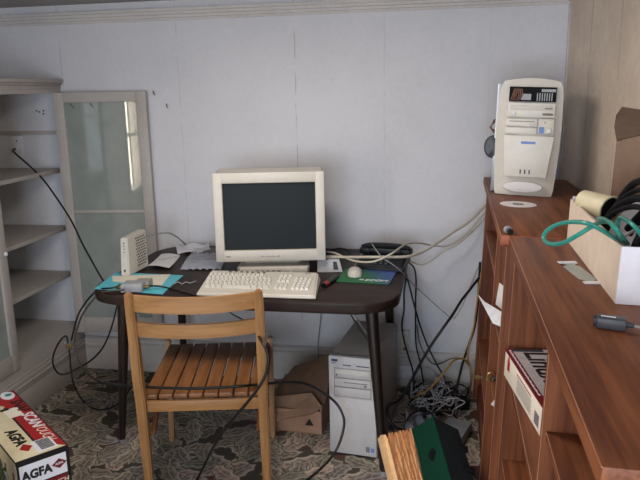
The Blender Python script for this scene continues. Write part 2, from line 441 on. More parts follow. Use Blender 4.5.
MB().cyl((0, -.0065, .030), (0, -.0055, .030), .004).build('screw', M['black'], op)
MB().cyl((0, -.018, -.012), (0, -.005, -.012), .008).build('socket', M['white_print'], op)
m = MB()
for x, z in ((-2.115,1.418),(-2.10,1.412),(-2.075,1.418),(-2.078,1.402)): m.cyl((x, D-.004, z), (x, D+.002, z), .004, n=8)
struct(m.build('trim_4', M['black']))
m = MB(); m.box(XL, -1.99, D-.012, D, 1.295, 1.315, .002); struct(m.build('trim_5', M['cab_paint']))
nl = MB().tube([(-1.462, D, 1.507), (-1.452, D-.02, 1.498), (-1.444, D-.024, 1.486)], .0025, 6).build('wall_nail', M['black'])
tag(nl, 'bent nail in the back wall touching open glass door corner', 'nail')
nl = MB().tube([(-1.395, D, 1.442), (-1.387, D-.018, 1.434), (-1.38, D-.022, 1.424)], .0022, 6).build('wall_nail', M['black'])
tag(nl, 'small nail in bare back wall a hand right of open glass door', 'nail')
jk = thing('phone_jack', 'beige surface phone jack box low on the wall behind the floor tower', 'wall jack', (-.195, D, .245))
bx('cover', M['beige'], jk, -.022, .022, -.03, 0, -.058, .058, .004); bx('socket', M['beige_dark'], jk, -.008, .008, -.033, -.028, -.045, -.03, .001)
wo = thing('baseboard_outlet', 'white outlet plate set in the baseboard behind floor tower', 'outlet', (-.185, D-.0185, .08))
bx('cover_plate', M['ivory'], wo, -.05, .05, -.006, 0, -.034, .034, .002); bx('socket', M['white_print'], wo, -.03, -.006, -.009, -.005, -.012, .012, .003); bx('socket', M['white_print'], wo, .006, .03, -.009, -.005, -.012, .012, .003)

# ------------------------------------------------------------------ desk
TZ = .72
dk = thing('computer_desk', 'dark brown wooden desk with rounded corners holding the monitor', 'desk', (-.803, 2.84, 0))
def rrect(hx, hy, r, n=6):
    p = []
    for cx, cy, a in ((hx-r, hy-r, 0), (-hx+r, hy-r, 90), (-hx+r, -hy+r, 180), (hx-r, -hy+r, 270)):
        for k in range(n+1):
            t = R(a+90*k/n); p.append((cx+r*math.cos(t), cy+r*math.sin(t)))
    return p
MB().prism(rrect(.629, .44, .15), .042, Matrix.Translation((0, 0, TZ-.042)), .008).build('tabletop', M['espresso'], dk)
for y in (-.36, .34): MB().box(-.50, .50, y, y+.02, TZ-.05, TZ-.042).build('apron', M['card'], dk)
for (tx, ty, fx, fy) in ((-.525,-.28,-.575,-.31), (.525,-.33,.578,-.395), (-.51,.30,-.535,.33), (.53,.30,.56,.33)):
    lg = MB().cyl((tx, ty, TZ-.043), (fx, fy, .02), .026, .014, 16).build('leg', M['leg_dark'], dk)
    MB().cyl((fx, fy, 0), (fx, fy, .022), .012, .0145, 12).build('foot_glide', M['mid_grey'], lg)

# ------------------------------------------------------------------ chair
ch = thing('slatted_chair', 'golden wooden chair with slatted brown seat and two back rails, facing desk', 'chair', (-.91, 2.43, 0), (0, 0, R(12)))
def post(s):
    pts = [(s*.222, -.315, .835), (s*.222, -.30, .78), (s*.222, -.285, .66), (s*.222, -.272, .5), (s*.22, -.262, .42), (s*.22, -.25, .2), (s*.22, -.235, 0)]
    m = MB(); w, d = [.012, .0155, .0165, .017, .0175, .0165, .014], [.014, .018, .021, .023, .023, .02, .016]
    rings = []
    for (x, y, z), a, b in zip(pts, w, d): rings.append([m.bm.verts.new((x+i*a, y+j*b, z)) for i, j in ((-1,-1),(1,-1),(1,1),(-1,1))])
    for A, B in zip(rings, rings[1:]):
        for k in range(4): m.bm.faces.new((A[k], A[(k+1) % 4], B[(k+1) % 4], B[k]))
    m.bm.faces.new(rings[0][::-1]); m.bm.faces.new(rings[-1])
    es = [e for e in m.bm.edges]
    bmesh.ops.bevel(m.bm, geom=es, offset=.005, segments=2, affect='EDGES')
    return m
for s in (-1, 1): post(s).build('back_post', M['birch_z'], ch)
def rail(z0, z1, yoff, sag):
    m = MB(); n = 14; rows = []
    for i in range(n+1):
        t = i/n*2-1; x = t*.208; y = yoff-sag*(1-t*t)
        dz = -.012*(1-t*t)*.5
        rows.append([m.bm.verts.new(q) for q in ((x, y-.009, z0+dz), (x, y+.009, z0+dz), (x, y+.009, z1+dz), (x, y-.009, z1+dz))])
    for A, B in zip(rows, rows[1:]):
        for k in range(4): m.bm.faces.new((A[k], A[(k+1) % 4], B[(k+1) % 4], B[k]))
    m.bm.faces.new(rows[0][::-1]); m.bm.faces.new(rows[-1])
    return m
rail(.765, .822, -.300, .028).build('back_rail', M['birch_x'], ch)
rail(.672, .722, -.288, .028).build('back_rail', M['birch_x'], ch)
for i in range(8):
    x = -.192+i*.0549
    MB().box(-.0243, .0243, -.242, .268, .408, .425, .003, Matrix.Translation((x, 0, 0))).build('seat_slat', M['slat'], ch)
MB().box(-.202, .202, -.262, -.244, .366, .407, .003).build('apron', M['birch_x'], ch)
MB().box(-.2, .2, .235, .257, .366, .407, .003).build('apron', M['birch_x'], ch)
for s in (-1, 1):
    MB().box(s*.212-.012, s*.212+.012, -.24, .235, .366, .407, .003).build('side_rail', M['birch_y'], ch)
    m = MB(); a, b = Vector((s*.222, .272, .445)), Vector((s*.222, .205, 0)); hw, hd = .011, .018
    m.hexa([(b.x-hw, b.y-hd, 0), (b.x+hw, b.y-hd, 0), (b.x+hw, b.y+hd, 0), (b.x-hw, b.y+hd, 0), (a.x-hw, a.y-hd, a.z), (a.x+hw, a.y-hd, a.z), (a.x+hw, a.y+hd, a.z), (a.x-hw, a.y+hd, a.z)])
    bmesh.ops.bevel(m.bm, geom=m.bm.edges[:], offset=.005, segments=2, affect='EDGES')
    m.build('front_leg', M['birch_z'], ch)
    m = MB(); m.hexa([(s*.196-.008, -.24, .27), (s*.196+.008, -.24, .27), (s*.196+.008, -.215, .26), (s*.196-.008, -.215, .26),
                      (s*.196-.008, -.06, .366), (s*.196+.008, -.06, .366), (s*.196+.008, -.02, .366), (s*.196-.008, -.02, .366)])
    m.build('brace', M['slat'], ch)

# ------------------------------------------------------------------ monitor
mo = thing('crt_monitor', 'large beige CRT monitor with dark blank screen on the desk', 'monitor', (-.738, 2.765, TZ), (0, 0, R(10.7)))
W, H0, H1 = .236, .060, .444     # half width, bezel bottom and top above the desk
m = MB()
# bezel ring around the screen
sx, s0, s1 = .196, .110, .398
tilt = Matrix.Translation((0, 0, H0)) @ Matrix.Rotation(R(-1), 4, 'X') @ Matrix.Translation((0, 0, -H0))
m.box(-W, -sx, -.004, .03, H0, H1, .006, tilt).box(sx, W, -.004, .03, H0, H1, .006, tilt)
m.box(-sx-.008, sx+.008, -.004, .03, H0, s0, .006, tilt).box(-sx-.008, sx+.008, -.004, .03, s1, H1, .006, tilt)
m.build('bezel', M['beige'], mo)
MB().sheet(lambda u, v: tilt @ Vector(((u*2-1)*(sx+.004), .012-.004*(1-(u*2-1)**2)*(1-.3*(v*2-1)**2), s0-.004+v*(s1-s0+.008))), 16, 10, .001).build('screen', M['screen'], mo)
m = MB()
secs = [(.028, W-.003, H0+.003, H1-.003), (.10, W-.002, H0+.004, H1+.008), (.16, W-.02, H0+.02, H1+.002), (.30, W-.08, H0+.05, H1-.06), (.40, W-.10, H0+.07, H1-.09)]
rows = []
for y, hw, a, b in secs:
    c = .012; rows.append([m.bm.verts.new(tilt @ Vector(q)) for q in ((-hw+c, y, a), (hw-c, y, a), (hw, y, a+c), (hw, y, b-c), (hw-c, y, b), (-hw+c, y, b), (-hw, y, b-c), (-hw, y, a+c))])
for A, B in zip(rows, rows[1:]):
    for k in range(8): m.bm.faces.new((A[k], A[(k+1) % 8], B[(k+1) % 8], B[k]))
m.bm.faces.new(rows[0][::-1]); m.bm.faces.new(rows[-1])
m.build('housing', M['beige'], mo)
m = MB(); m.prism([(-.15,.02),(-.135,.0),(.155,.0),(.165,.02),(.15,.27),(-.135,.27)], .034, Matrix.Translation((0, 0, 0)), .006)
m.prism([(-.12,.08),(.12,.08),(.10,.24),(-.10,.24)], .06, Matrix.Translation((0, 0, .03)), .004)
m.build('stand', M['beige'], mo)
m = MB(); m.cyl((.085, -.004, .018), (.085, .004, .018), .009, n=18); m.build('power_button', M['beige_light'], mo)
m = MB()
for k in range(5): m.box(-.07+k*.024, -.056+k*.024, -.0025, .002, .016, .020, .001)
m.build('control_button', M['beige_dark'], mo)
bx('badge', M['grey_print'], mo, -.192, -.172, -.0005, .004, .082, .087, .0005).matrix_local = Matrix.Translation((0, -.0045, 0)) @ tilt
m = MB()
for k, (x, w) in enumerate(((-.040,.007),(-.031,.004),(-.025,.003),(-.019,.004),(-.010,.008),(.001,.004),(.007,.004),(.013,.005),(.020,.003),(.029,.010))): m.box(x, x+w*.8, -.0052, -.0035, .081, .0835+.0025*(k % 3 == 0), 0)
m.build('printed_mark', M['grey_print'], mo)
kb = thing('keyboard', 'wide beige computer keyboard in front of the monitor on desk edge', 'keyboard', (-.725, 2.535, TZ), (0, 0, R(1.5)))
m = MB()
def kz(y): return .022+(y+.115)/.23*.025
m.hexa([(-.232,-.115,.003),(.246,-.115,.003),(.228,.115,.012),(-.245,.115,.012),(-.225,-.108,.016),(.238,-.108,.016),(.215,.115,.047),(-.238,.115,.047)])
bmesh.ops.bevel(m.bm, geom=m.bm.edges[:], offset=.005, segments=3, affect='EDGES')
m.build('case', M['beige'], kb)
m = MB()
rowy = [-.052, -.030, -.008, .014, .036, .064]
def key(x, y, w, d=.0165):
    z = .016+(y+.108)/.223*.031
    m.hexa([(x-w/2, y-d/2, z-.004), (x+w/2, y-d/2, z-.004), (x+w/2, y+d/2, z), (x-w/2, y+d/2, z),
            (x-w/2+.0025, y-d/2+.003, z+.0075), (x+w/2-.0025, y-d/2+.003, z+.0075), (x+w/2-.0025, y+d/2-.002, z+.0095), (x-w/2+.0025, y+d/2-.002, z+.0095)])
for r, y in enumerate(rowy):
    sh = -.214-.004*r
    if r == 0:
        x = sh
        for w in (.026,.02,.024,.118,.024,.02,.026): key(x+w/2, y, w-.0028); x += w+.001
    else:
        for i in range(15 if r < 5 else 13): key(sh+.0095+i*.0178+(.004 if r % 2 else 0), y, .0155)
    if r != 2: [key(.075+i*.0178, y, .0155) for i in range(3)]
    if r < 5: [key(.143+i*.0182, y, .0155) for i in range(4)]
m.build('keys', M['beige_light'], kb)
for i in range(7): MB().box(-.006, .006, -.004, .004, 0, .004, .0015, Matrix.Translation((-.15+i*.024, .096+.003*math.sin(i), .0455))).build('media_button', M['beige_dark'], kb)
bx('badge', M['grey_print'], kb, .165, .19, .096, .100, .0455, .0462, 0)
# mouse and pad
mp = thing('mousepad', 'green and blue mousepad with pale lettering on the desk right side', 'mouse pad', (-.325, 2.78, TZ+.001), (0, 0, R(-4)))
MB().prism(rrect(.112, .105, .012, 3), .004).build('pad', M['pad'], mp)
text('lettering', 'ECOM', .034, M['white_print'], mp, (.05, -.07, .0043), (0, 0, 0), .0008, .2)
m = MB(); 
for k in range(4): m.box(-.02+.009*(k % 2), -.012+.009*(k % 2), -.074+.009*(k//2), -.066+.009*(k//2), .004, .0044)
m.build('emblem', M['ivory'], mp)
mu = thing('computer_mouse', 'pale beige computer mouse resting on green mousepad corner', 'mouse', (-.378, 2.79, TZ+.0055), (0, 0, R(8)))
m = MB(); n = 12
rows = []
for i in range(n+1):
    t = i/n; y = -.058+.116*t; hw = .031*(1-abs(2*t-1)**3.2)**.5+.0008; hh = .030*(1-abs(2*t-.9)**2.6*.9)**.5 if abs(2*t-.9) < 1.03 else .012
    rows.append([m.bm.verts.new((hw*math.cos(a), y, .001+max(.003, hh)*max(0, math.sin(a))**.8)) for a in [PI*k/10 for k in range(11)]])
for A, B in zip(rows, rows[1:]):
    for k in range(10): m.bm.faces.new((A[k], A[k+1], B[k+1], B[k]))
    m.bm.faces.new((A[10], A[0], B[0], B[10]))
m.bm.faces.new(rows[0][::-1]); m.bm.faces.new(rows[-1])
m.build('shell', M['beige'], mu)
m = MB(); m.box(-.0008, .0008, .012, .052, .030, .0335); m.build('button_gap', M['beige_dark'], mu)
# phone
ph = thing('desk_phone', 'black corded desk phone at the back right corner of desk', 'telephone', (-.272, 2.955, TZ), (0, 0, R(-8)))
m = MB(); m.hexa([(-.105,-.09,.004),(.105,-.09,.004),(.105,.1,.004),(-.105,.1,.004),(-.1,-.085,.024),(.1,-.085,.024),(.1,.098,.062),(-.1,.098,.062)])
bmesh.ops.bevel(m.bm, geom=m.bm.edges[:], offset=.006, segments=2, affect='EDGES'); m.build('base', M['phone'], ph)
m = MB(); m.tube([(-.105,.05,.066),(-.085,.05,.074),(-.04,.05,.079),(.04,.05,.079),(.085,.05,.074),(.105,.05,.066)], .017, 10, flat=1.3)
m.box(-.118, -.066, .02, .082, .046, .077, .01).box(.066, .118, .02, .082, .046, .077, .01); m.build('handset', M['phone'], ph)
m = MB()
for r in range(4):
    for c in range(3): m.box(-.03+c*.024, -.014+c*.024, -.07+r*.02, -.057+r*.02, .026+r*.004, .034+r*.004, .002)
m.build('keypad', M['keypad'], ph)
m = MB(); m.box(-.085, .085, .028, .032, .058, .074, .001); m.build('label_strip', M['keypad'], ph)
# marker
mk = thing('marker_pen', 'black marker with a red band lying beside the keyboard', 'marker', (-.462, 2.66, TZ+.011), (0, 0, R(78)))
MB().cyl((-.075,0,0), (.075,0,0), .011, n=14).build('barrel', M['black_gloss'], mk); MB().cyl((-.065,0,0), (-.035,0,0), .0114, n=14).build('band', M['red_print'], mk)
wb = thing('white_carton', 'small white carton with a black printed mark behind the marker', 'box', (-.505, 2.88, TZ), (0, 0, R(8)))
m = MB(); m.hexa([(-.05,-.05,.001),(.06,-.05,.001),(.05,.06,.001),(-.05,.06,.001),(-.05,-.035,.05),(.045,-.035,.055),(.04,.05,.055),(-.05,.05,.05)]); m.build('body', plain('carton_grey', rgb(176,174,178), .8), wb, smooth=False)
m = MB(); m.hexa([(.022,-.049,.012),(.042,-.049,.012),(.040,-.047,.012),(.02,-.047,.012),(.018,-.040,.045),(.034,-.040,.045),(.034,-.038,.045),(.018,-.038,.045)]); m.build('print_mark', M['black_print'], wb)
# modem, folder, papers, splitter
md = thing('cable_modem', 'upright beige modem with perforated side on the desk left corner', 'modem', (-1.36, 2.745, TZ+.0045), (0, 0, R(-3)))
m = MB(); m.hexa([(-.020,-.088,.0),(.020,-.088,.0),(.022,.088,.0),(-.022,.088,.0),(-.017,-.075,.165),(.017,-.075,.165),(.02,.088,.172),(-.02,.088,.172)])
bmesh.ops.bevel(m.bm, geom=m.bm.edges[:], offset=.004, segments=2, affect='EDGES'); m.build('body', M['beige'], md)
m = MB()
for i in range(11):
    for j in range(6):
        y = -.006+j*.014+(i % 2)*.007; z = .028+i*.0122; x = .0202+.002*(y+.088)/.176-.003*(z/.168)+.0004
        m.cyl((x-.002, y, z), (x+.0008, y, z), .0040, n=6)
m.build('vent_holes', M['black_matte'], md)
m = MB()
for z in (.105,.118,.131,.144): m.box(-.003, .003, -.0885+.013*z/.165+.0005, -.08, z-.0018, z+.0018)
m.box(-.004, .004, -.0878, -.08, .018, .028); m.build('indicator', M['dark_grey'], md)
fo = thing('cyan_folder', 'turquoise paper folder under the grey splitter on desk left corner', 'folder', (-1.275, 2.585, TZ+.0005))
m = MB(); m.prism([(-.135,-.115),(.18,-.155),(.155,.115),(-.165,.13)], .0014).prism([(-.13,-.11),(.175,-.145),(.16,.118),(-.16,.132)], .0012, Matrix.Translation((0, 0, .0016)) )
m.build('cover', M['cyan'], fo, smooth=False)
pp = MB().prism([(-1.38,2.575),(-1.145,2.53),(-1.178,2.71),(-1.425,2.655)], .0008, Matrix.Translation((0, 0, TZ+.0034))).build('cream_sheet', M['cream_paper'], smooth=False)
tag(pp, 'cream sheet of paper on the turquoise folder beside the modem', 'paper')
sp = thing('data_adaptor', 'grey two-part cable adaptor lying on turquoise folder front edge', 'adaptor', (-1.225, 2.475, TZ+.0045), (0, 0, R(8)))
m = MB(); m.box(-.045, .035, -.045, .015, 0, .034, .003).box(-.05, -.035, -.05, .02, 0, .03, .002); m.build('shell', M['mid_grey'], sp)
bx('connector', M['grey_cable'], sp, -.01, .05, -.0, .06, .002, .03, .003)
m = MB()
for y in (-.025, .0): m.cyl((-.075, y, .016), (-.049, y, .016), .006, n=10)
m.cyl((.034, -.02, .016), (.06, -.02, .016), .005, n=10); m.build('brass_fitting', M['brass'], sp)
def paper(name, poly, z, lift, mat, label):
    m = MB(); xs = [p[0] for p in poly]
    def f(u, v):
        a = Vector(poly[0]).lerp(Vector(poly[1]), u); b = Vector(poly[3]).lerp(Vector(poly[2]), u); p = a.lerp(b, v)
        return (p.x, p.y, z+lift(u, v))
    m.sheet(f, 10, 10, .0006)
    return tag(m.build(name, mat), label, 'paper')
p1 = paper('note_sheet', [(-1.325,2.80),(-1.215,2.785),(-1.275,3.07),(-1.375,3.07)], TZ+.003, lambda u, v: .012*(1-v)*(1-v)+.004*math.sin(4*u), M['white_paper'], 'white note with faint writing, nearest the modem on desk')
m = MB()
for k in range(6): m.tube([(-1.315+.012*k, 2.90+.03*k, TZ+.0185-.002*k), (-1.285+.008*k, 2.905+.03*k, TZ+.018-.002*k)], .0009, 4)
m.build('handwriting', M['grey_print'], p1)
paper('crumpled_sheet', [(-1.29,3.07),(-1.13,3.10),(-1.20,3.27),(-1.37,3.24)], TZ+.004, lambda u, v: .022*abs(math.sin(5*u+2*v))*(.3+.7*u), M['ivory'], 'crumpled pale sheet lying at the desk back edge')
m = MB(); m.sheet(lambda u, v: (-1.17+.19*u-.06*v, 2.80+.30*v, TZ+.002+.010*abs(math.sin(19*u+3*v)*math.sin(23*v+2*u))+.010*math.sin(PI*v)*math.sin(PI*u)), 18, 18, .0006)
ab = tag(m.build('antistatic_bag', M['film']), 'crinkled silvery antistatic bag on the desk left of the monitor', 'plastic bag')
m = MB()
for k in range(9):
    y = 2.84+k*.028; m.tube([(-1.155-.006*k, y, TZ+.034), (-1.07-.006*k, y+.008, TZ+.040), (-1.0-.006*k, y, TZ+.034)], .0016, 4)
m.build('printing', M['grey_print'], ab)

# ------------------------------------------------------------------ tower under the desk
ft = thing('floor_computer_tower', 'off-white computer tower standing on the carpet under the desk', 'computer', (-.362, 2.565, .0), (0, 0, R(-6.5)))
hw = .101
bx('side_panels', M['grey_steel'], ft, -hw+.002, hw-.002, .03, .455, .012, .437, .004)
m = MB(); m.box(-hw, hw, 0, .031, .008, .44, .006); m.build('front_bezel', M['tower_white'], ft)
for x in (-.07, .07):
    for y in (.05, .4): MB().cyl((x, y, 0), (x, y, .013), .014, n=12).build('foot', M['black'], ft)
def bay(z0, z1, slot=None, btn=True):
    o = bx('drive_bay', M['tower_white'], ft, -.075, .076, -.0035, .004, z0, z1, .0015)
    m = MB(); m.box(-.077, .078, -.0012, .003, z0-.002, z1+.002); m.build('gap', M['beige_dark'], o)
    if slot:
        m = MB(); m.box(*slot); m.build('slot', M['beige_dark'], o)
    if btn: bx('eject_button', M['black'], o, -.07, -.062, -.0055, 0, z0+.006, z0+.011, .001)
    return o
b = bay(.352, .388); bx('tray', M['beige_light'], b, -.068, .068, -.005, -.002, .366, .383, .001)
b = bay(.312, .345, (-.035, .062, -.0045, 0, .329, .332), False); bx('eject_button', M['black'], b, .05, .058, -.0055, 0, .318, .324, .001)
bay(.268, .306, None, False)
bx('power_slot', M['navy_print'], ft, -.04, .07, -.0012, .003, .402, .406, .0005)
m = MB(); m.lathe([(.0,.0),(.011,0),(.011,.004),(0,.005)], 16, Matrix.Translation((.006, .0005, .404)) @ Matrix.Rotation(PI/2, 4, 'X')); m.build('power_button', M['tower_white'], ft)
bx('badge', M['navy_print'], ft, -.088, -.062, -.0015, .002, .417, .427, .0005)
bx('badge', M['grey_print'], ft, -.088, -.07, -.001, .002, .408, .412, 0)
bx('lower_panel', M['tower_white'], ft, -.098, .098, -.002, .004, .02, .258, .002)
m = MB(); m.cyl((-.02, -.0045, .24), (-.02, 0, .24), .004, n=10).cyl((-.02, -.0045, .225), (-.02, 0, .225), .003, n=10); m.build('indicator', M['ivory'], ft)
bx('sticker', M['grey_print'], ft, .055, .071, -.003, 0, .03, .054, 0); bx('sticker', M['blue_print'], ft, .075, .089, -.003, 0, .032, .05, 0)

# ------------------------------------------------------------------ cardboard box under the desk
cbx = thing('cardboard_box', 'open brown cardboard box with raised flaps beside the floor tower', 'cardboard box', (-.655, 2.735, 0), (0, 0, R(-4)))
L_, Dp, Hh = .13, .30, .11
m = MB(); t_ = .004
m.box(-L_, L_, 0, t_, 0, Hh).box(-L_, L_, Dp-t_, Dp, 0, Hh+.03).box(-L_, -L_+t_, t_, Dp-t_, 0, Hh+.02).box(L_-t_, L_, t_, Dp-t_, 0, Hh+.02).box(-L_, L_, 0, Dp, 0, t_)
m.build('body', M['card_light'], cbx, smooth=False)
def flap(pts, th=.004):
    m = MB(); a = [Vector(p) for p in pts]; nrm = (a[1]-a[0]).cross(a[2]-a[0]).normalized()*th
    va = [m.bm.verts.new(p) for p in a]; vb = [m.bm.verts.new(p+nrm) for p in a]; n = len(a)
    m.bm.faces.new(va[::-1]); m.bm.faces.new(vb)
    for i in range(n): m.bm.faces.new((va[i], va[(i+1) % n], vb[(i+1) % n], vb[i]))
    return m
flap([(-.14,.07,.112),(.135,.05,.12),(.138,.245,.292),(-.05,.20,.226)]).build('flap', M['card_dark'], cbx, smooth=False)
flap([(-.12,-.02,.055),(-.075,-.035,.06),(.10,-.035,.112),(.134,.012,.126),(.071,.066,.164),(-.115,.066,.126)]).build('flap', M['card_light'], cbx, smooth=False)
m = MB(); m.prism([(-.02,.0),(.02,.0),(0,.034)], .001, Matrix.Translation((.075, -.0002, .04)) @ Matrix.Rotation(PI/2, 4, 'X')); m.build('printed_mark', M['black_print'], cbx)

# ------------------------------------------------------------------ bookcases, both lean a little back towards the wall
LEAN = R(2.0); CX = M['cherry_x']; CY = M['cherry_y']; CZ = M['cherry_z']; EG = M['cherry_edge']
def bookcase(label, x, y0, ln, rz, dividers, shelves, dep=.36):
    """local origin on the top front edge at its near end: y towards the back wall, x into the case, z down from the top"""
    o = thing('bookcase', label, 'bookcase', (x, y0, 1.09), (0, LEAN, rz))
    bot = lambda xx: -1.09/math.cos(LEAN)+xx*math.tan(LEAN)+.001
    tp = MB().box(-.006, dep, 0, ln, -.03, 0, .0015).build('top', CY, o)
    MB().box(-.0068, -.0058, 0, ln, -.0015, .0002).build('edge_band', EG, tp)
    for y in [.0]+list(dividers)+[ln-.022]:
        m = MB(); b0, b1 = bot(.012), bot(dep)
        m.hexa([(.012, y+.001, b0), (dep, y+.001, b1), (dep, y+.021, b1), (.012, y+.021, b0), (.012, y+.001, -.03), (dep, y+.001, -.03), (dep, y+.021, -.03), (.012, y+.021, -.03)])
        p = m.build('side_panel' if y in (0.0, ln-.022) else 'divider', CZ, o)
        m = MB(); m.hexa([(.011, y+.001, b0), (.012, y+.001, b0), (.012, y+.0035, b0), (.011, y+.0035, b0), (.011, y+.001, -.03), (.012, y+.001, -.03), (.012, y+.0035, -.03), (.011, y+.0035, -.03)])
        m.build('edge_band', EG, p)
    MB().box(dep-.006, dep-.001, .0, ln, bot(dep)+.02, -.03).build('back_panel', CZ, o)
    for a, b, zs in shelves:
        for z in zs:
            zl = (z-1.09)
            s = MB().box(.02, dep-.006, a, b, zl-.02, zl, .001).build('shelf', CY, o)
            MB().box(.0188, .020, a, b, zl-.0025, zl).build('edge_band', EG, s)
        MB().box(.03, dep-.006, a, b, bot(.2)+.05, bot(.2)+.07, .001).build('shelf', CY, o)
        MB().box(.03, .045, a, b, bot(.03)+.004, bot(.2)+.05, .001).build('plinth', CY, o)
    return o
far = bookcase('far cherry wood bookcase carrying the computer tower, against back wall', .157, 1.922, 1.285, R(-.6), [.385], [(.021,.385,(.735,.52)), (.406,1.263,(.845,.31))])
MB().box(-.0062, .37, -.004, -.0006, -.024, .0018, .0008).build('raw_edge', M['orange_edge'], far)
near = bookcase('near cherry wood bookcase holding the white box of cables', .179, .72, 1.198, 0, [.50], [(.021,.50,(.87,.5)), (.521,1.176,(.70,.42))], .38)
def top(x, y, dz=0.0, fx=.165): return (x, y, 1.09-(x-fx)*math.tan(LEAN)+.0008+dz)

# tower on the far bookcase
tw = thing('open_computer_tower', 'beige computer tower with open side and missing drive cover on far bookcase', 'computer', top(.285, 2.69), (0, LEAN*1.2, R(-7)))
def bezel_w(z): # half width bulges below the top
    return .107+.010*math.sin(PI*min(1, max(0, z/.43))*.9)
m = MB(); rows = []
n = 18
for i in range(n+1):
    z = .001+.424*i/n; hwz = bezel_w(z)*(1 if i < n-1 else (.985 if i == n-1 else .90))
    if i == 0: hwz *= .97
    bow = -.022*math.sin(PI*(z/.43)) 
    if z < .06: bow -= .012*(1-z/.06)
    rows.append([m.bm.verts.new((x*hwz, (bow*(1-abs(x)**2.2)), z+(.012*(1-x*x) if i == n else 0))) for x in (-1,-.9,-.6,-.2,.2,.6,.9,1)]+[m.bm.verts.new((hwz*.98, .04, z)), m.bm.verts.new((-hwz*.98, .04, z))])
for A, B in zip(rows, rows[1:]):
    for k in range(10): m.bm.faces.new((A[k], A[(k+1) % 10], B[(k+1) % 10], B[k]))
m.bm.faces.new(rows[0][::-1]); m.bm.faces.new(rows[-1])
m.build('front_bezel', M['beige'], tw)
def fp(name, mat, x0, x1, z0, z1, y=-.028, d=.012, bev=.002, parent=None): return bx(name, mat, parent or tw, x0, x1, y, y+d, z0, z1, bev)
# open top bay
ob = fp('open_bay', M['black_matte'], -.078, .088, .352, .405, -.0235, .02, .001)
m = MB()
for k in range(7): m.box(.02+k*.0085, .024+k*.0085, -.0265, -.02, .356, .384)
m.box(-.035, .0, -.0265, -.02, .358, .38).box(.035, .085, -.0268, -.02, .388, .398); m.build('exposed_chassis', M['mid_grey'], ob)
m = MB()
for k in range(6): m.tube([(-.072+k*.006, -.024, .356), (-.066+k*.007, -.029, .372+.004*(k % 3)), (-.06+k*.005, -.024, .398)], .0025, 6)
m.build('wires', M['copper'], ob)
cd = fp('optical_drive', M['beige_light'], -.08, .088, .296, .348, -.030)
fp('tray', M['beige'], -.07, .08, .322, .338, -.0325, .006, .001, cd); fp('slot', M['beige_dark'], .052, .078, .327, .331, -.0332, .004, 0, cd)
fp('eject_button', M['beige_dark'], .045, .082, .304, .312, -.0322, .004, .001, cd); fp('volume_knob', M['ivory'], -.062, -.05, .303, .315, -.0345, .006, .002, cd)
fp('indicator', M['led_green'], -.044, -.04, .307, .311, -.0322, .004, 0, cd)
fd = fp('floppy_drive', M['beige_light'], -.082, .03, .262, .29, -.031)
fp('slot', M['beige_dark'], -.07, .02, .279, .2815, -.0325, .004, 0, fd); fp('eject_button', M['beige'], .002, .02, .267, .274, -.0345, .005, .001, fd)
cp = fp('control_panel', M['beige'], .034, .09, .236, .292, -.0305)
m = MB(); m.lathe([(0,.006),(.009,.006),(.0105,.003),(.0105,0),(0,0)], 18, Matrix.Translation((.071, -.030, .25)) @ Matrix.Rotation(PI/2, 4, 'X')); m.build('power_button', M['beige_light'], cp)
fp('sticker', M['blue_print'], .038, .056, .238, .262, -.0315, .003, 0, cp); fp('indicator', M['led_green'], .072, .077, .276, .281, -.032, .003, 0, cp); fp('indicator', M['dark_grey'], .055, .059, .276, .28, -.032, .003, 0, cp)
fp('blank_cover', M['beige_light'], -.083, .03, .234, .258, -.0305)
lp = MB(); lp.prism([(-.086,.228),(.094,.228),(.078,.075),(-.074,.075)], .01, Matrix.Translation((0, -.0215, 0)) @ Matrix.Rotation(PI/2, 4, 'X'), .002)
lp = lp.build('lower_panel', M['beige_light'], tw)
fp('badge', M['blue_print'], -.022, .03, .198, .207, -.0325, .003, 0)
m = MB()
for k in range(3): m.box(-.018+k*.016, -.013+k*.016, -.033, -.03, .086, .102)
m.build('vent_slots', M['dark_grey'], tw)
m = MB(); m.lathe([(0,0),(.075,0),(.07,.008),(0,.014)], 24, Matrix.Translation((-.003, -.024, .036)) @ Matrix.Diagonal((1, 1, .28, 1)) @ Matrix.Rotation(PI/2, 4, 'X')); m.build('oval_foot_plate', M['white_paper'], tw)
m = MB(); m.box(-.124, .1, .042, .40, .004, .012).box(-.124, -.100, .04, .055, .004, .415, .001).box(-.124, .1, .042, .40, .405, .413).box(.092, .1, .042, .40, .004, .413).box(-.124, .1, .39, .40, .004, .413)
m.box(-.085, .08, .06, .22, .25, .40); m.build('chassis', M['chrome'], tw)
m = MB(); m.box(-.116, -.1, .07, .20, .02, .235, .003); m.build('circuit_board', M['dark_grey'], tw)
m = MB(); m.lathe([(0,.02),(.036,.02),(.044,.014),(.044,-.006),(0,-.006)], 20, Matrix.Translation((-.128, .06, .175)) @ Matrix.Diagonal((.75, 1, 1, 1)) @ Matrix.Rotation(PI/2, 4, 'X')); m.build('round_fan', M['dark_grey'], tw)
m = MB()
for k in range(4): m.tube([(-.12,.045,.225+.004*k),(-.133-.003*k,.041,.237+.004*k),(-.138,.041,.255),(-.128,.042,.267+.004*k),(-.115,.05,.275)], .0022, 6)
m.build('wires', M['copper'], tw)
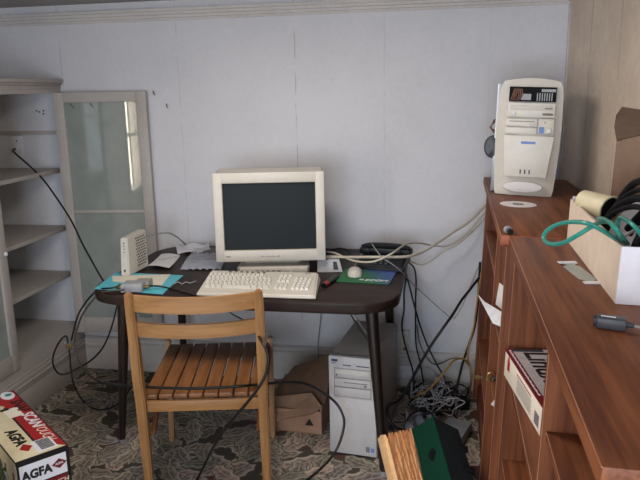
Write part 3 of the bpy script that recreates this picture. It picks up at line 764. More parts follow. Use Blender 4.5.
# disc, rubber foot
dc = thing('compact_disc', 'silver compact disc lying on far bookcase in front of tower', 'disc', top(.248, 2.468), (0, LEAN, 0))
MB().lathe([(.0075,0),(.063,0),(.063,.0012),(.0075,.0012),(.0075,0)], 48).build('disc', M['disc'], dc)
MB().lathe([(.008,.0012),(.02,.0012),(.02,.0016),(.008,.0016),(.008,.0012)], 32).build('label_ring', M['grey_print'], dc)
kn = thing('rubber_foot', 'small grey and black rubber foot at the joint of bookcases', 'rubber foot', top(.172, 1.95), (0, LEAN, R(20)))
MB().cyl((0, .010, .0105), (0, -.002, .0105), .0105, n=18).build('cap', M['mid_grey'], kn); MB().cyl((.002, -.002, .008), (.002, -.013, .008), .008, n=14).build('stem', M['black'], kn)
# slot cover
sc = thing('slot_cover', 'grey metal expansion slot cover lying beside the white box', 'slot cover', top(.2955, 1.555, 0, .179), (0, LEAN, R(-79)))
M['slot_steel'] = plain('slot_steel', rgb(160,164,160), .5)
MB().prism([(-.085,-.012),(-.085,.012),(-.07,.012),(-.065,.008),(-.055,.006),(-.05,.010),(.05,.010),(.058,.004),(.068,.004),(.072,.012),(.085,.012),(.085,-.012),(.07,-.012),(.066,-.006),(.058,-.008),(.05,-.011),(-.05,-.011),(-.058,-.004),(-.07,-.006)], .0012, Matrix.Diagonal((1, 1.8, 1, 1))).build('plate', M['slot_steel'], sc, smooth=False)
bx('bright_end', M['ivory'], sc, .070, .085, -.021, .021, .0012, .004, .0005); bx('bright_end', M['ivory'], sc, -.085, -.070, -.021, .021, .0012, .003, .0005)
# dongle
dn = thing('cable_connector', 'dark grey plug of a cable lying on near bookcase top', 'connector', top(.285, 1.19, 0, .179), (0, LEAN, R(-12)))
MB().box(-.027, .022, -.014, .014, 0, .02, .004).build('plug', M['dark_grey'], dn); bx('socket_end', M['black'], dn, -.031, -.026, -.011, .011, .003, .017, .001)
bx('print', M['white_print'], dn, -.02, .004, -.004, .002, .0198, .0204, 0)
MB().cyl((.021,0,.01), (.034,0,.009), .006, .004, 12).build('strain_relief', M['dark_grey'], dn)
MB().tube([(.033,0,.009),(.06,.0,.006),(.10,.01,.003),(.16,.05,.003)], .0028, 8).build('lead', M['grey_cable'], dn)
# white box full of cables
wz = 1.09-(.47-.179)*math.tan(LEAN)+.0008
bc = thing('cable_box', 'open white cardboard box full of cables on near bookcase', 'box', top(.322, 1.335, 0, .179), (0, LEAN, R(0)))
bw, bl, bh = .25, .565, .113
MB().box(0, .005, .004, bl, .0, bh).build('side_panel', M['warm_lit_card_tan_print'], bc, smooth=False)  # left side tinted tan to stand for warm light on white card
MB().box(bw-.005, bw, .004, bl, .0, bh).build('side_panel', M['white_card'], bc, smooth=False)
MB().box(.0005, bw, 0, .004, .0, bh).build('end_panel', M['white_card'], bc, smooth=False)
MB().box(.005, bw-.005, bl-.004, bl, .0, bh+.008).build('end_panel', M['white_card'], bc, smooth=False)
MB().box(.005, bw-.005, .004, bl-.004, .0, .004).build('bottom', M['white_card'], bc, smooth=False)
cu = thing('paper_cup', 'pale yellow paper cup with black print lying in cable box', 'cup', (.342, 1.815, 1.211), Vector((.085, -.14, -.02)).to_track_quat('Z', 'Y').to_euler())
MB().lathe([(.0,.0),(.025,.0),(.033,.095),(.0355,.096),(.0355,.098),(.031,.0975),(.0235,.004),(0,.004)], 28).build('cup_wall', M['cream_print'], cu)
m = MB()
for k, (a, z, w, h) in enumerate(((1.0,.07,.016,.02),(1.5,.055,.02,.014),(2.1,.072,.014,.018),(.4,.06,.014,.02))):
    r = .0252+.008*z/.095+.0008; m.box(-w/2, w/2, -.0006, .0006, -h/2, h/2, 0, Matrix.Rotation(a, 4, 'Z') @ Matrix.Translation((0, -r, z)) @ Matrix.Rotation(-R(8), 4, 'X'))
m.lathe([(0,.086),(.0295,.086),(.0295,.088),(0,.088)], 20); m.build('black_print', M['black_print'], cu)
for i in range(12):
    x = .365+.014*i; y = 1.40+.03*(i % 5)
    pts = [(x-.01, y+.30, 1.14+.01*(i % 3)), (x+.005, y+.22, 1.21+.010*(i % 4)), (x+.03-.003*i, y+.13, 1.242+.014*(i % 4)), (x+.03, y+.04, 1.236+.010*(i % 3)), (x-.01, y-.03, 1.18), (x+.02, y-.01, 1.12)]
    pts = [(min(.545, max(.345, a)), min(1.81, max(1.36, b)), c) for a, b, c in pts]
    tag(MB().tube(pts, .0085 if i % 2 else .0062, 8).build('black_cable', M['black_matte']), 'black cable tangled with others inside the open white box', 'cable', 'black cables in the white box')
for i in range(3):
    pts = [(.40+.03*i, 1.62+.03*i, 1.16), (.44+.02*i, 1.57+.03*i, 1.20), (.47, 1.50+.04*i, 1.205), (.45, 1.45, 1.17)]
    tag(MB().tube(pts, .004, 8).build('white_cable', M['white_cable']), 'white cable glimpsed among black ones in the white box', 'cable', 'white cables in the white box')
# brown box behind
bb = thing('brown_carton', 'tall brown cardboard carton with open flap behind the white box', 'cardboard box', top(.436, 1.965), (0, LEAN, R(-14)))
m = MB(); m.hexa([(0,0,0),(.14,0,0),(.14,.004,0),(0,.004,0),(0,0,.265),(.14,0,.305),(.14,.004,.305),(0,.004,.265)])
m.box(0, .004, .004, .13, 0, .26).box(.136, .14, .004, .13, 0, .30).box(0, .14, .126, .13, 0, .26).box(0, .14, .004, .13, 0, .004); m.build('body', M['carton'], bb, smooth=False)
flap([(0,.0,.266),(.14,0,.306),(.138,.03,.335),(.004,.06,.352),(-.008,.04,.33),(-.009,.02,.30)]).build('flap', M['carton_shaded'], bb, smooth=False)  # same board as the body, painted darker for shade inside the flap
# software box in the near bookcase
M['pale_print'] = plain('pale_print', rgb(236,226,212), .5, var=.02)
sb = thing('software_box', 'cream and maroon software box jutting from near bookcase shelf', 'box', (.168, 1.864, .7015), (0, LEAN, R(9)))
sl, sw, shh = .36, .17, .078     # along -y, into x, height
MB().box(0, sw, -sl, 0, 0, shh, .0015).build('carton', M['pale_print'], sb)
m = MB(); m.box(.002, sw-.002, -sl+.002, -.002, shh, shh+.0008); m.build('top_print', plain('pale_grey_print', rgb(176,170,172), .55), sb)
m = MB(); m.box(.015, .10, -.022, -.003, shh+.0008, shh+.0012); m.build('dark_corner', M['keypad'], sb)
m = MB(); m.box(.0, .015, -sl, 0, shh, shh+.0012).box(-.0006, 0, -sl, 0, shh-.006, shh+.0012); m.build('maroon_band', M['maroon_print'], sb)
text('lettering', 'Linux', .092, M['black_print'], sb, (.070, -.125, shh+.001), (0, 0, -PI/2), .002, 0, .0004, 1.0)
m = MB()
for k in range(34): m.box(.005, .009+.002*(k % 3 == 0), -.30+.0085*k, -.30+.0085*k+.0055, shh+.0012, shh+.0015)
m.build('fine_print', M['white_print'], sb)
m = MB()
for k in range(12): m.box(-.0006, .0, -.26+.011*k, -.26+.011*k+.008, .056, .060)
m.build('red_print', M['red_print'], sb)
m = MB()
for k in range(9): m.box(-.0005, .0, -.27+.006*(k % 2), -.13-.004*(k % 3), .049-.0045*k, .0505-.0045*k)
m.build('small_print', M['grey_print'], sb)
m = MB(); m.box(-.0006, 0, -.055, -.032, .03, .06).box(-.0006, 0, -.05, -.037, .06, .07); m.build('red_emblem', M['red_print'], sb)
bx('barcode', M['grey_print'], sb, -.0007, 0, -.335, -.30, .012, .042, 0)
# papers and keys on the far bookcase shelves
def leaf(name, pts, label, mat='white_paper'):
    return tag(flap(pts, .0012).build(name, M[mat], smooth=False), label, 'paper')
leaf('folded_leaflet', [(.166,2.33,.767),(.232,2.12,.767),(.236,2.12,.845),(.176,2.33,.845)], 'white printed leaflet standing upright on far bookcase shelf')
leaf('loose_leaflet', [(.115,2.37,.781),(.135,2.30,.778),(.196,2.09,.800),(.186,2.05,.772),(.152,2.12,.764)], 'white printed leaflet jutting point-first from far bookcase shelf', 'ivory')
leaf('paper_scrap', [(.150,2.06,.5165),(.178,2.03,.5165),(.180,2.00,.5165),(.160,2.02,.555)], 'small white paper scrap on the lower far bookcase shelf')
ky = thing('key_bunch', 'brass and black keys on the edge of a far bookcase shelf', 'keys', (.155, 2.235, .522))
MB().box(.012, .05, -.006, .006, 0, .014, .003).build('key_fob', M['black'], ky)
m = MB(); m.lathe([(.012,-.002),(.015,0),(.012,.002),(.010,0),(.012,-.002)], 16, Matrix.Translation((.005, 0, .012)) @ Matrix.Rotation(R(70), 4, 'X')); m.build('ring', M['brass'], ky)
for a in (0, 1):
    m = MB(); k = Matrix.Translation((0, 0, .001+.004*a)) @ Matrix.Rotation(R(-25+35*a), 4, 'Z')
    m.lathe([(0,0),(.012,0),(.012,.003),(0,.003)], 14, k @ Matrix.Translation((-.006, 0, 0))).box(-.05, -.012, -.004, .004, 0, .003, 0, k); m.build('key', M['brass'], ky)

# ------------------------------------------------------------------ scanner carton on the floor, left
ag = thing('scanner_box', 'red and cream scanner carton lettered AGFA standing on the floor', 'box', (-1.449, 1.930, 0), (0, 0, R(51)))
BW, BL, BH = .163, .56, .40
MB().box(-BW/2, BW/2, -BL/2, BL/2, 0, BH, .003).build('carton', M['cream_print'], ag)
m = MB(); m.prism([(.012,-BL/2+.085),(BW/2-.003,-BL/2+.003),(BW/2-.003,BL/2-.003),(-BW/2+.02,BL/2-.003),(-BW/2+.02,BL/2-.06),(.012,BL/2-.12)], .0008, Matrix.Translation((0, 0, BH))); m.build('red_panel', M['red_print'], ag, smooth=False)
m = MB(); m.box(.005, .012, -BL/2+.10, BL/2-.14, BH, BH+.0008).box(BW/2-.003, BW/2+.0006, -BL/2, BL/2, 0, BH+.0006).box(-BW/2-.0006, -BW/2+.002, -BL/2, BL/2, BH-.004, BH+.0006).box(-BW/2, BW/2, -BL/2-.0006, -BL/2+.004, BH-.012, BH+.0006)
m.build('black_edging', M['black_print'], ag)
TP = BH+.0011
text('lettering', 'SNAP', .052, M['black_print'], ag, (.056, .125, TP), (0, 0, -PI/2), .0012, .25, .0003, .95)
text('lettering', 'SCAN', .054, M['white_print'], ag, (.054, -.015, TP), (0, 0, -PI/2), .0012, .25, .0003, .95)
text('lettering', 'TOUCH', .048, M['warm_lit_card_tan_print'], ag, (.054, -.14, TP), (0, 0, -PI/2), 0, .25, .0003, .8)
text('lettering', 'AGFA', .050, M['black_print'], ag, (-.030, -.115, TP), (0, 0, -PI/2), .002, 0, .0003, 1.0)
m = MB(); m.prism([(-.02,0),(0,-.028),(.02,0),(0,.028)], .0009, Matrix.Translation((-.026, -.205, BH))); m.build('red_emblem', M['red_print'], ag)
m = MB(); m.box(-.006, .056, -BL/2+.02, -BL/2+.10, BH, BH+.0012, 0); bl = m.build('barcode_label', M['white_print'], ag)
m = MB(); y = -BL/2+.026
k = 0
while y < -BL/2+.095:
    w_ = .0012+.0016*((k*7) % 3)/2; m.box(.008, .05, y, y+w_, BH+.0012, BH+.0016); y += w_+.0018; k += 1
m.build('bars', M['black_print'], bl)
m = MB(); m.box(-.002, .046, .04, .12, BH, BH+.0013); pc = m.build('scanner_picture', M['cream_paper'], ag); m = MB(); m.box(-.01, .018, .112, .13, BH+.0013, BH+.0018); m.build('dark_end', M['black_print'], pc)
m = MB(); m.lathe([(0,.0014),(.032,.0014),(.032,0),(0,0)], 24, Matrix.Translation((.05, .24, BH)) @ Matrix.Diagonal((.75, 1.2, 1, 1))); ey = m.build('eye_picture', M['white_print'], ag)
m = MB(); m.lathe([(0,.0018),(.013,.0018),(.013,.0012),(0,.0012)], 18, Matrix.Translation((.054, .245, BH))); m.build('iris', M['teal'], ey)
FY = -BL/2-.0008
m = MB(); m.box(-BW/2+.001, BW/2-.001, -BL/2-.0005, -BL/2, .02, BH-.012); fr = m.build('end_print', M['black_print'], ag)
m = MB(); m.box(-BW/2+.008, BW/2-.010, -BL/2-.0009, -BL/2, BH-.088, BH-.018); m.build('white_field', M['white_print'], fr)
m = MB(); m.box(-BW/2+.008, BW/2-.010, -BL/2-.0009, -BL/2, .03, BH-.092); m.build('red_field', M['maroon_print'], fr)
text('lettering', 'AGFA', .040, M['black_print'], ag, (-.022, -BL/2-.0012, BH-.056), UPR, .002, 0, .0003, .9)
m = MB(); m.prism([(-.024,0),(0,-.017),(.024,0),(0,.017)], .0006, Matrix.Translation((.048, -BL/2-.0009, BH-.050)) @ Matrix.Rotation(PI/2, 4, 'X')); m.build('red_emblem', M['maroon_print'], ag)
text('lettering', 'AGFA', .010, M['white_print'], ag, (.048, -BL/2-.0017, BH-.050), UPR, .0003)
text('lettering', 'TOUCH', .022, M['warm_lit_card_tan_print'], ag, (.034, -BL/2-.0012, BH-.112), UPR, .0005, .1)
for k in range(3): MB().box(-BW/2-.0008, -BW/2, -.25+.08*k, -.235+.08*k, BH-.09, BH-.05).build('side_print', M['maroon_print'], ag)
gb = thing('green_bottle', 'dark green glossy glass jug beside the scanner carton at picture edge', 'jug', (-1.333, 1.598, 0))
MB().lathe([(0,0),(.07,0),(.074,.01),(.074,.38),(.070,.42),(.058,.45),(.04,.475),(.026,.49),(.024,.53),(.0,.53)], 28).build('glass', M['green_glass'], gb)

# ------------------------------------------------------------------ green case and accordion file
gc = thing('green_case', 'dark green fabric case with charcoal side and black clasps on floor', 'case', (0, 0, 0))
m = MB(); A0, A1 = Vector((-.035,2.5,.238)), Vector((.03,2.02,.20))
def sec(rx, y, rz, lx, lz, qx, qz): return [(lx, y, .004), (lx, y, lz), (rx, y, rz), (qx, y, qz), (qx, y, .004)]
s1 = sec(-.038, 2.5, .238, -.13, .165, .062, .19); s2 = sec(.034, 2.13, .188, -.085, .13, .125, .15)
a = [m.bm.verts.new(p) for p in s1]; b = [m.bm.verts.new(p) for p in s2]
m.bm.faces.new(a); m.bm.faces.new(b[::-1])
fcs = [m.bm.faces.new((a[i], a[(i+1) % 5], b[(i+1) % 5], b[i])) for i in range(5)]
bmesh.ops.recalc_face_normals(m.bm, faces=m.bm.faces[:])
for f in (fcs[2], fcs[3]): f.material_index = 1
m.build('body', [M['green_fabric'], M['charcoal_fabric']], gc, smooth=False)
m = MB(); m.tube([s1[2], s2[2]], .004, 6, smooth=False); m.build('piping', M['green_fabric'], gc)
def on_right(u, v):  # u along, v down the charcoal slope
    p = Vector(s1[2]).lerp(Vector(s2[2]), u); q = Vector(s1[3]).lerp(Vector(s2[3]), u); return p.lerp(q, v)
for u in (.35, .68):
    p = on_right(u, .80); q = on_right(u, .97)
    MB().box(-.022, .022, -.018, .018, -.002, .010, .003, Matrix.Translation((p+q)/2) @ Matrix.Rotation(R(20), 4, 'Y')).build('clasp', M['black_matte'], gc)
def on_left(u, v):
    p = Vector(s1[2]).lerp(Vector(s2[2]), u); q = Vector(s1[1]).lerp(Vector(s2[1]), u); return p.lerp(q, v)
up_n = (on_left(.6,.2)-on_left(.4,.2)).cross(on_left(.5,.6)-on_left(.5,.2)).normalized()
if up_n.z < 0: up_n = -up_n
flap([on_left(u, v)+up_n*.0006 for u, v in ((.46,.26),(.52,.20),(.62,.34),(.60,.42),(.53,.46),(.47,.36))], .0012).build('emblem', M['black_matte'], gc, smooth=False)
af = thing('accordion_file', 'peach paper expanding file with crinkled pleats in front of green case', 'file folder', (0, 0, 0))
def sheetpair(pts_top, pts_bot, name, mat, th=.0016):
    return flap([pts_top[0], pts_top[1], pts_bot[1], pts_bot[0]], th).build(name, mat, af, smooth=False)
TL, TR_, = Vector((-.205, 2.03, .388)), Vector((-.10, 2.06, .405))
BL_, BR_ = Vector((-.105, 1.96, .008)), Vector((.005, 1.99, .008))
N = 34; rnd = random.Random(11)
edge = [0, .17, .30]+[.30+.70*(k+1)/(N-2)+rnd.uniform(-.008, .008) for k in range(N-2)]
rowsA = []
for i in range(N+1):
    zy = (-.010, .004, -.012)[i] if i < 3 else (.010 if i % 2 else -.006)
    line = []
    for k in range(7):
        t = k/6; p = TL.lerp(TR_, edge[i]).lerp(BL_.lerp(BR_, edge[i]), t)
        wob = 0 if i < 3 else .006*math.sin(i*1.9+k*1.3)*(1 if 0 < k else .5)
        line.append(p+Vector((wob, zy, .004*math.sin(i*2.3) if k == 0 else 0)))
    rowsA.append(line)
for i in range(N):
    m = MB(); A, B = rowsA[i], rowsA[i+1]
    off = Vector((.0, .0016, 0)); top_mid = (A[0]+B[0])/2+Vector((0, 0, .007))
    fa = [A[0], top_mid, B[0]]
    va = [[m.bm.verts.new(p) for p in A], [m.bm.verts.new(p) for p in B]]; vb = [[m.bm.verts.new(p+off) for p in A], [m.bm.verts.new(p+off) for p in B]]
    tm, tb = m.bm.verts.new(top_mid), m.bm.verts.new(top_mid+off)
    for k in range(6):
        m.bm.faces.new((va[0][k], va[1][k], va[1][k+1], va[0][k+1])); m.bm.faces.new((vb[0][k+1], vb[1][k+1], vb[1][k], vb[0][k]))
        m.bm.faces.new((va[0][k+1], vb[0][k+1], vb[0][k], va[0][k])); m.bm.faces.new((va[1][k], vb[1][k], vb[1][k+1], va[1][k+1]))
    m.bm.faces.new((va[0][0], tm, va[1][0])); m.bm.faces.new((vb[1][0], tb, vb[0][0]))
    m.bm.faces.new((va[0][0], vb[0][0], tb, tm)); m.bm.faces.new((tm, tb, vb[1][0], va[1][0])); m.bm.faces.new((va[0][6], va[1][6], vb[1][6], vb[0][6]))
    m.build('cover' if i < 2 else 'pleat', M['peach'] if i < 2 or i % 2 else M['peach_shaded'], af, smooth=False)  # every second pleat in darker peach, painting in the shade of the folds

# ------------------------------------------------------------------ cables
CB = {
 'outlet_cord':[(-2.251,3.285,1.222),(-2.238,3.240,1.221),(-2.172,3.170,1.206),(-1.992,3.080,1.105),(-1.858,3.000,0.998),(-1.766,2.950,0.901),(-1.683,2.880,0.815),(-1.580,2.780,0.746),(-1.457,2.640,0.700),(-1.417,2.600,0.704)],
 'coax_black':[(-1.275,2.459,0.745),(-1.308,2.429,0.740),(-1.389,2.480,0.718),(-1.417,2.470,0.699),(-1.469,2.500,0.653),(-1.536,2.550,0.586),(-1.591,2.600,0.511),(-1.625,2.620,0.442),(-1.637,2.620,0.418)],
 'coax_grey':[(-1.244,2.402,0.742),(-1.305,2.405,0.735),(-1.379,2.450,0.706),(-1.450,2.480,0.643),(-1.535,2.550,0.554),(-1.598,2.600,0.451),(-1.604,2.600,0.394),(-1.587,2.600,0.329),(-1.574,2.650,0.251),(-1.570,2.750,0.173),(-1.654,3.040,0.010),(-1.550,3.079,0.010)],
 'coax_loop':[(-1.646,2.620,0.422),(-1.653,2.620,0.450),(-1.691,2.630,0.421),(-1.734,2.640,0.357),(-1.752,2.650,0.299),(-1.738,2.660,0.252),(-1.711,2.680,0.240),(-1.672,2.720,0.255),(-1.643,2.780,0.266),(-1.615,2.840,0.299),(-1.606,2.900,0.343),(-1.605,2.960,0.399),(-1.605,3.000,0.448),(-1.605,3.040,0.487)],
 'coax_down':[(-1.644,2.620,0.394),(-1.645,2.620,0.346),(-1.646,2.620,0.289),(-1.645,2.630,0.212),(-1.757,2.873,0.010),(-1.654,2.800,0.010),(-1.586,2.820,0.010),(-1.568,2.911,0.010),(-1.430,2.750,0.166),(-1.438,2.800,0.234),(-1.469,2.850,0.328),(-1.520,2.950,0.406),(-1.546,3.000,0.450)],
 'modem_cord':[(-1.349,2.860,0.859),(-1.332,2.930,0.854),(-1.302,3.000,0.845),(-1.292,3.080,0.808),(-1.337,3.287,0.725),(-1.285,3.222,0.725)],
 'twist':[(-1.102,2.562,0.725),(-1.096,2.593,0.725),(-1.068,2.566,0.725),(-1.063,2.597,0.725),(-1.040,2.584,0.725),(-1.026,2.616,0.725)],
 'adaptor_cord':[(-1.166,2.464,0.743),(-1.141,2.494,0.735),(-1.103,2.504,0.725),(-1.038,2.469,0.725),(-0.983,2.434,0.725),(-0.929,2.401,0.725)],
 'thick_beige':[(-0.564,2.930,0.753),(-0.514,2.880,0.776),(-0.419,2.840,0.788),(-0.338,2.820,0.795),(-0.252,2.810,0.800),(-0.161,2.840,0.797),(-0.101,2.920,0.799),(-0.039,3.000,0.822),(0.026,3.080,0.852),(0.107,3.160,0.893),(0.171,3.230,0.947),(0.209,3.265,0.975)],
 'loop_beige':[(-0.551,2.960,0.783),(-0.481,2.900,0.790),(-0.415,2.840,0.780),(-0.349,2.800,0.778),(-0.288,2.790,0.787),(-0.226,2.800,0.816),(-0.193,2.860,0.829),(-0.164,2.950,0.829),(-0.115,3.050,0.809),(-0.045,3.120,0.781),(0.019,3.170,0.776),(0.092,3.220,0.819),(0.165,3.260,0.899),(0.206,3.270,0.945)],
 'low_beige':[(-0.191,3.120,0.720),(-0.155,3.140,0.697),(-0.109,3.160,0.681),(-0.063,3.180,0.699),(-0.017,3.200,0.734),(0.047,3.220,0.765),(0.121,3.250,0.823),(0.175,3.270,0.882),(0.207,3.280,0.920)],
 'thin_grey':[(-0.317,2.900,0.835),(-0.293,2.840,0.822),(-0.260,2.800,0.798),(-0.222,2.800,0.773),(-0.181,2.830,0.731),(-0.145,2.950,0.649),(-0.077,3.100,0.535),(0.012,3.180,0.429),(0.046,3.200,0.408),(0.078,3.220,0.453),(0.105,3.240,0.514),(0.159,3.270,0.652),(0.195,3.280,0.705)],
 'thick_black':[(0.157,3.200,0.612),(0.105,3.100,0.571),(0.073,3.050,0.542),(0.038,3.000,0.495),(-0.005,2.950,0.444),(-0.060,2.900,0.371),(-0.106,2.850,0.299),(-0.142,2.800,0.239),(-0.182,2.750,0.184),(-0.217,2.700,0.183),(-0.229,2.650,0.179),(-0.218,2.620,0.149),(-0.185,2.620,0.115),(-0.154,2.650,0.093)],
 'black_a':[(-0.188,3.000,0.731),(-0.180,3.100,0.634),(-0.191,3.140,0.548),(-0.192,3.160,0.457),(-0.202,3.170,0.372),(-0.192,3.170,0.295),(-0.167,3.170,0.203),(-0.146,3.160,0.135),(-0.139,3.120,0.059),(-0.126,3.071,0.020)],
 'black_b':[(-0.166,3.000,0.732),(-0.142,3.080,0.684),(-0.136,3.160,0.604),(-0.139,3.200,0.492),(-0.139,3.220,0.373),(-0.135,3.220,0.253),(-0.115,3.220,0.164),(-0.093,3.200,0.052),(-0.070,3.090,0.020)],
 'black_c':[(-0.182,2.980,0.709),(-0.168,3.060,0.626),(-0.148,3.120,0.517),(-0.120,3.160,0.394),(-0.081,3.180,0.276),(-0.036,3.180,0.180),(0.004,3.170,0.113),(0.024,3.120,0.069),(0.011,3.091,0.020)],
 'grey_curve':[(-0.132,3.240,0.350),(-0.122,3.240,0.272),(-0.091,3.240,0.195),(-0.051,3.230,0.153),(-0.007,3.230,0.161),(0.031,3.230,0.184),(0.075,3.230,0.192),(0.109,3.230,0.173),(0.129,3.230,0.132),(0.135,3.220,0.073),(0.122,3.218,0.020)],
 'yellow_long':[(0.196,3.250,0.771),(0.184,3.240,0.710),(0.164,3.230,0.593),(0.149,3.220,0.446),(0.142,3.220,0.370),(0.128,3.200,0.310),(0.115,3.180,0.245),(0.121,3.160,0.182),(0.136,3.150,0.135),(0.132,3.231,0.020)],
 'yellow_low':[(0.120,3.140,0.200),(0.105,3.120,0.228),(0.076,3.100,0.242),(0.044,3.050,0.248),(0.008,3.000,0.218),(-0.028,2.970,0.179),(-0.067,2.930,0.151),(-0.102,2.900,0.143),(-0.140,3.050,0.050)],
 'black_right':[(0.163,3.260,0.674),(0.158,3.250,0.487),(0.147,3.240,0.363),(0.121,3.220,0.271),(0.094,3.200,0.184),(0.076,3.180,0.108),(0.062,3.150,0.058),(0.044,3.064,0.030)],
 'white_loop_wall':[(-0.125,3.240,0.102),(-0.096,3.250,0.121),(-0.066,3.250,0.117),(-0.041,3.250,0.087),(-0.030,3.240,0.049),(-0.039,3.220,0.009),(-0.061,3.113,0.020)],
 'chair_cord':[(-1.748,2.900,0.094),(-1.556,2.700,0.196),(-1.331,2.400,0.340),(-1.169,2.180,0.444),(-1.111,2.160,0.455),(-1.061,2.154,0.455),(-0.989,2.156,0.455),(-0.886,2.166,0.455),(-0.791,2.187,0.455),(-0.709,2.212,0.455),(-0.669,2.310,0.421),(-0.632,2.360,0.405),(-0.583,2.400,0.394),(-0.531,2.450,0.367),(-0.471,2.470,0.328),(-0.421,2.480,0.283),(-0.392,2.470,0.243),(-0.381,2.450,0.206),(-0.394,2.420,0.144),(-0.424,2.380,0.095),(-0.484,2.420,0.010),(-0.524,2.334,0.010)],
 'drape_cord':[(-0.667,2.240,0.661),(-0.614,2.140,0.656),(-0.592,2.120,0.628),(-0.587,2.110,0.596),(-0.597,2.100,0.549),(-0.624,2.090,0.501),(-0.669,2.100,0.441),(-0.722,2.120,0.374),(-0.784,2.160,0.287),(-0.841,2.200,0.196),(-0.892,2.240,0.102),(-0.943,2.285,0.010),(-0.930,2.218,0.010)],
 'grey_pair_a':[(-0.410,2.850,0.531),(-0.390,2.830,0.507),(-0.357,2.780,0.480),(-0.324,2.720,0.467),(-0.297,2.700,0.463),(-0.268,2.750,0.427)],
 'grey_pair_b':[(-0.392,2.850,0.532),(-0.372,2.830,0.508),(-0.344,2.780,0.490),(-0.313,2.730,0.482),(-0.280,2.700,0.490),(-0.251,2.750,0.460)],
 'wall_wire':[(-0.620,3.270,0.377),(-0.629,3.285,0.312),(-0.639,3.285,0.241),(-0.640,3.270,0.192),(-0.636,3.270,0.137)],
 'wall_wire_b':[(-0.724,3.290,0.366),(-0.725,3.295,0.277),(-0.723,3.290,0.196)],
 'desk_coil':[(-0.570,3.142,0.725),(-0.546,3.175,0.735),(-0.506,3.200,0.740),(-0.471,3.193,0.735),(-0.451,3.153,0.725),(-0.483,3.110,0.725),(-0.543,3.124,0.725)],
 'keyboard_cord':[(-1.036,3.000,0.521),(-1.031,3.050,0.444),(-0.967,3.100,0.378),(-0.923,3.150,0.288)],
 'mouse_cord':[(-0.392,2.859,0.735),(-0.394,2.947,0.735),(-0.397,3.039,0.735),(-0.388,3.118,0.735)],
 'teal_a':[(0.363,1.487,1.170),(0.315,1.367,1.210),(0.281,1.319,1.235),(0.257,1.324,1.245),(0.239,1.384,1.235),(0.220,1.428,1.220),(0.204,1.453,1.200),(0.201,1.453,1.185),(0.207,1.406,1.185),(0.222,1.350,1.200),(0.241,1.309,1.225),(0.264,1.312,1.240),(0.297,1.389,1.235),(0.351,1.573,1.200)],
 'teal_b':[(0.320,1.527,1.215),(0.309,1.421,1.235),(0.311,1.360,1.235),(0.321,1.348,1.220),(0.358,1.442,1.180)],
 'teal_c':[(0.329,1.520,1.210),(0.308,1.364,1.240),(0.310,1.312,1.235),(0.333,1.360,1.210),(0.364,1.443,1.180)],
 'teal_d':[(0.362,1.526,1.170),(0.338,1.427,1.220),(0.336,1.407,1.240),(0.337,1.350,1.245),(0.342,1.318,1.240),(0.359,1.334,1.220)],
}
def cable(key, name, r, mat, label, cat='cable', group=None, n=8):
    return tag(MB().tube(CB[key], r, n).build(name, M[mat]), label, cat, group)
cable('outlet_cord', 'power_cable', .0045, 'black', 'black cord running from the cabinet outlet plate down to the desk', 'cord')
cable('coax_black', 'coaxial_cable', .004, 'black', 'black coaxial cable arching off the desk left corner to brass splitter')
cable('coax_grey', 'coaxial_cable', .004, 'greybrown', 'grey-brown coaxial cable hanging off the desk left corner to the carpet')
cable('coax_loop', 'coaxial_cable', .0042, 'black', 'black cable looping left from brass splitter and back behind desk')
cable('coax_down', 'coaxial_cable', .0038, 'black', 'black cable drooping from the brass splitter to carpet and round the desk leg')
bs = thing('cable_splitter', 'small brass cable splitter hanging among black cables by the cabinet', 'splitter', (-1.64, 2.62, .405), (R(10), R(25), 0))
bx('body', M['brass'], bs, -.016, .016, -.009, .009, -.011, .011, .003)
for a, b in (((-.03,0,.004),(-.014,0,.004)), ((.014,0,.004),(.03,0,.004)), ((0,0,-.026),(0,0,-.01)), ((0,0,.01),(0,0,.028))): MB().cyl(a, b, .0055, n=10).build('threaded_port', M['chrome'], bs)
cable('modem_cord', 'modem_cable', .004, 'grey_cable', 'grey cord arching from the back of the modem to desk', 'cord')
cable('twist', 'twist_tie', .0018, 'white_cable', 'white twisted cord end lying left of the keyboard', 'cord')
cable('adaptor_cord', 'adaptor_cable', .0035, 'black', 'black cord running from grey adaptor towards the keyboard', 'cord')
cable('thick_beige', 'monitor_cable', .0060, 'beige_cable', 'thick straight beige cable from behind monitor to the far bookcase')
cable('loop_beige', 'keyboard_cable', .0042, 'beige_cable', 'beige cable sagging below the phone then arching to the far bookcase')
cable('low_beige', 'grey_cable', .0042, 'beige_cable', 'lowest beige cable dipping past the phone to the far bookcase')
cable('thin_grey', 'thin_wire', .0022, 'grey_cable', 'thin grey wire slanting from the phone across wall to bookcase', 'wire')
cable('thick_black', 'thick_power_cable', .0065, 'black', 'thick black cable slanting from bookcase down beside the floor tower')
cable('black_a', 'power_cable', .004, 'black', 'black cord hanging behind desk nearest the floor tower', 'cord')
cable('black_b', 'power_cable', .004, 'black', 'black cord hanging straight down the wall from the phone', 'cord')
cable('black_c', 'power_cable', .0042, 'black', 'black cord slanting right from the phone down to the floor tangle', 'cord')
cable('grey_curve', 'grey_cable', .0028, 'greybrown', 'grey cable sagging along the baseboard towards the far bookcase')
cable('yellow_long', 'yellow_cable', .004, 'yellow_cable', 'long yellow cable running down the far bookcase edge')
cable('yellow_low', 'yellow_cable', .005, 'yellow_cable', 'tan yellow cable bending down into the floor tangle')
cable('black_right', 'power_cable', .006, 'black', 'black cord running down behind yellow cable at the far bookcase', 'cord')
cable('white_loop_wall', 'white_cable', .003, 'white_cable', 'white cable looped against the baseboard above the floor tangle')
cable('chair_cord', 'power_cable', .0052, 'black', 'black cord stretched across the chair seat and curling past the floor tower', 'cord')
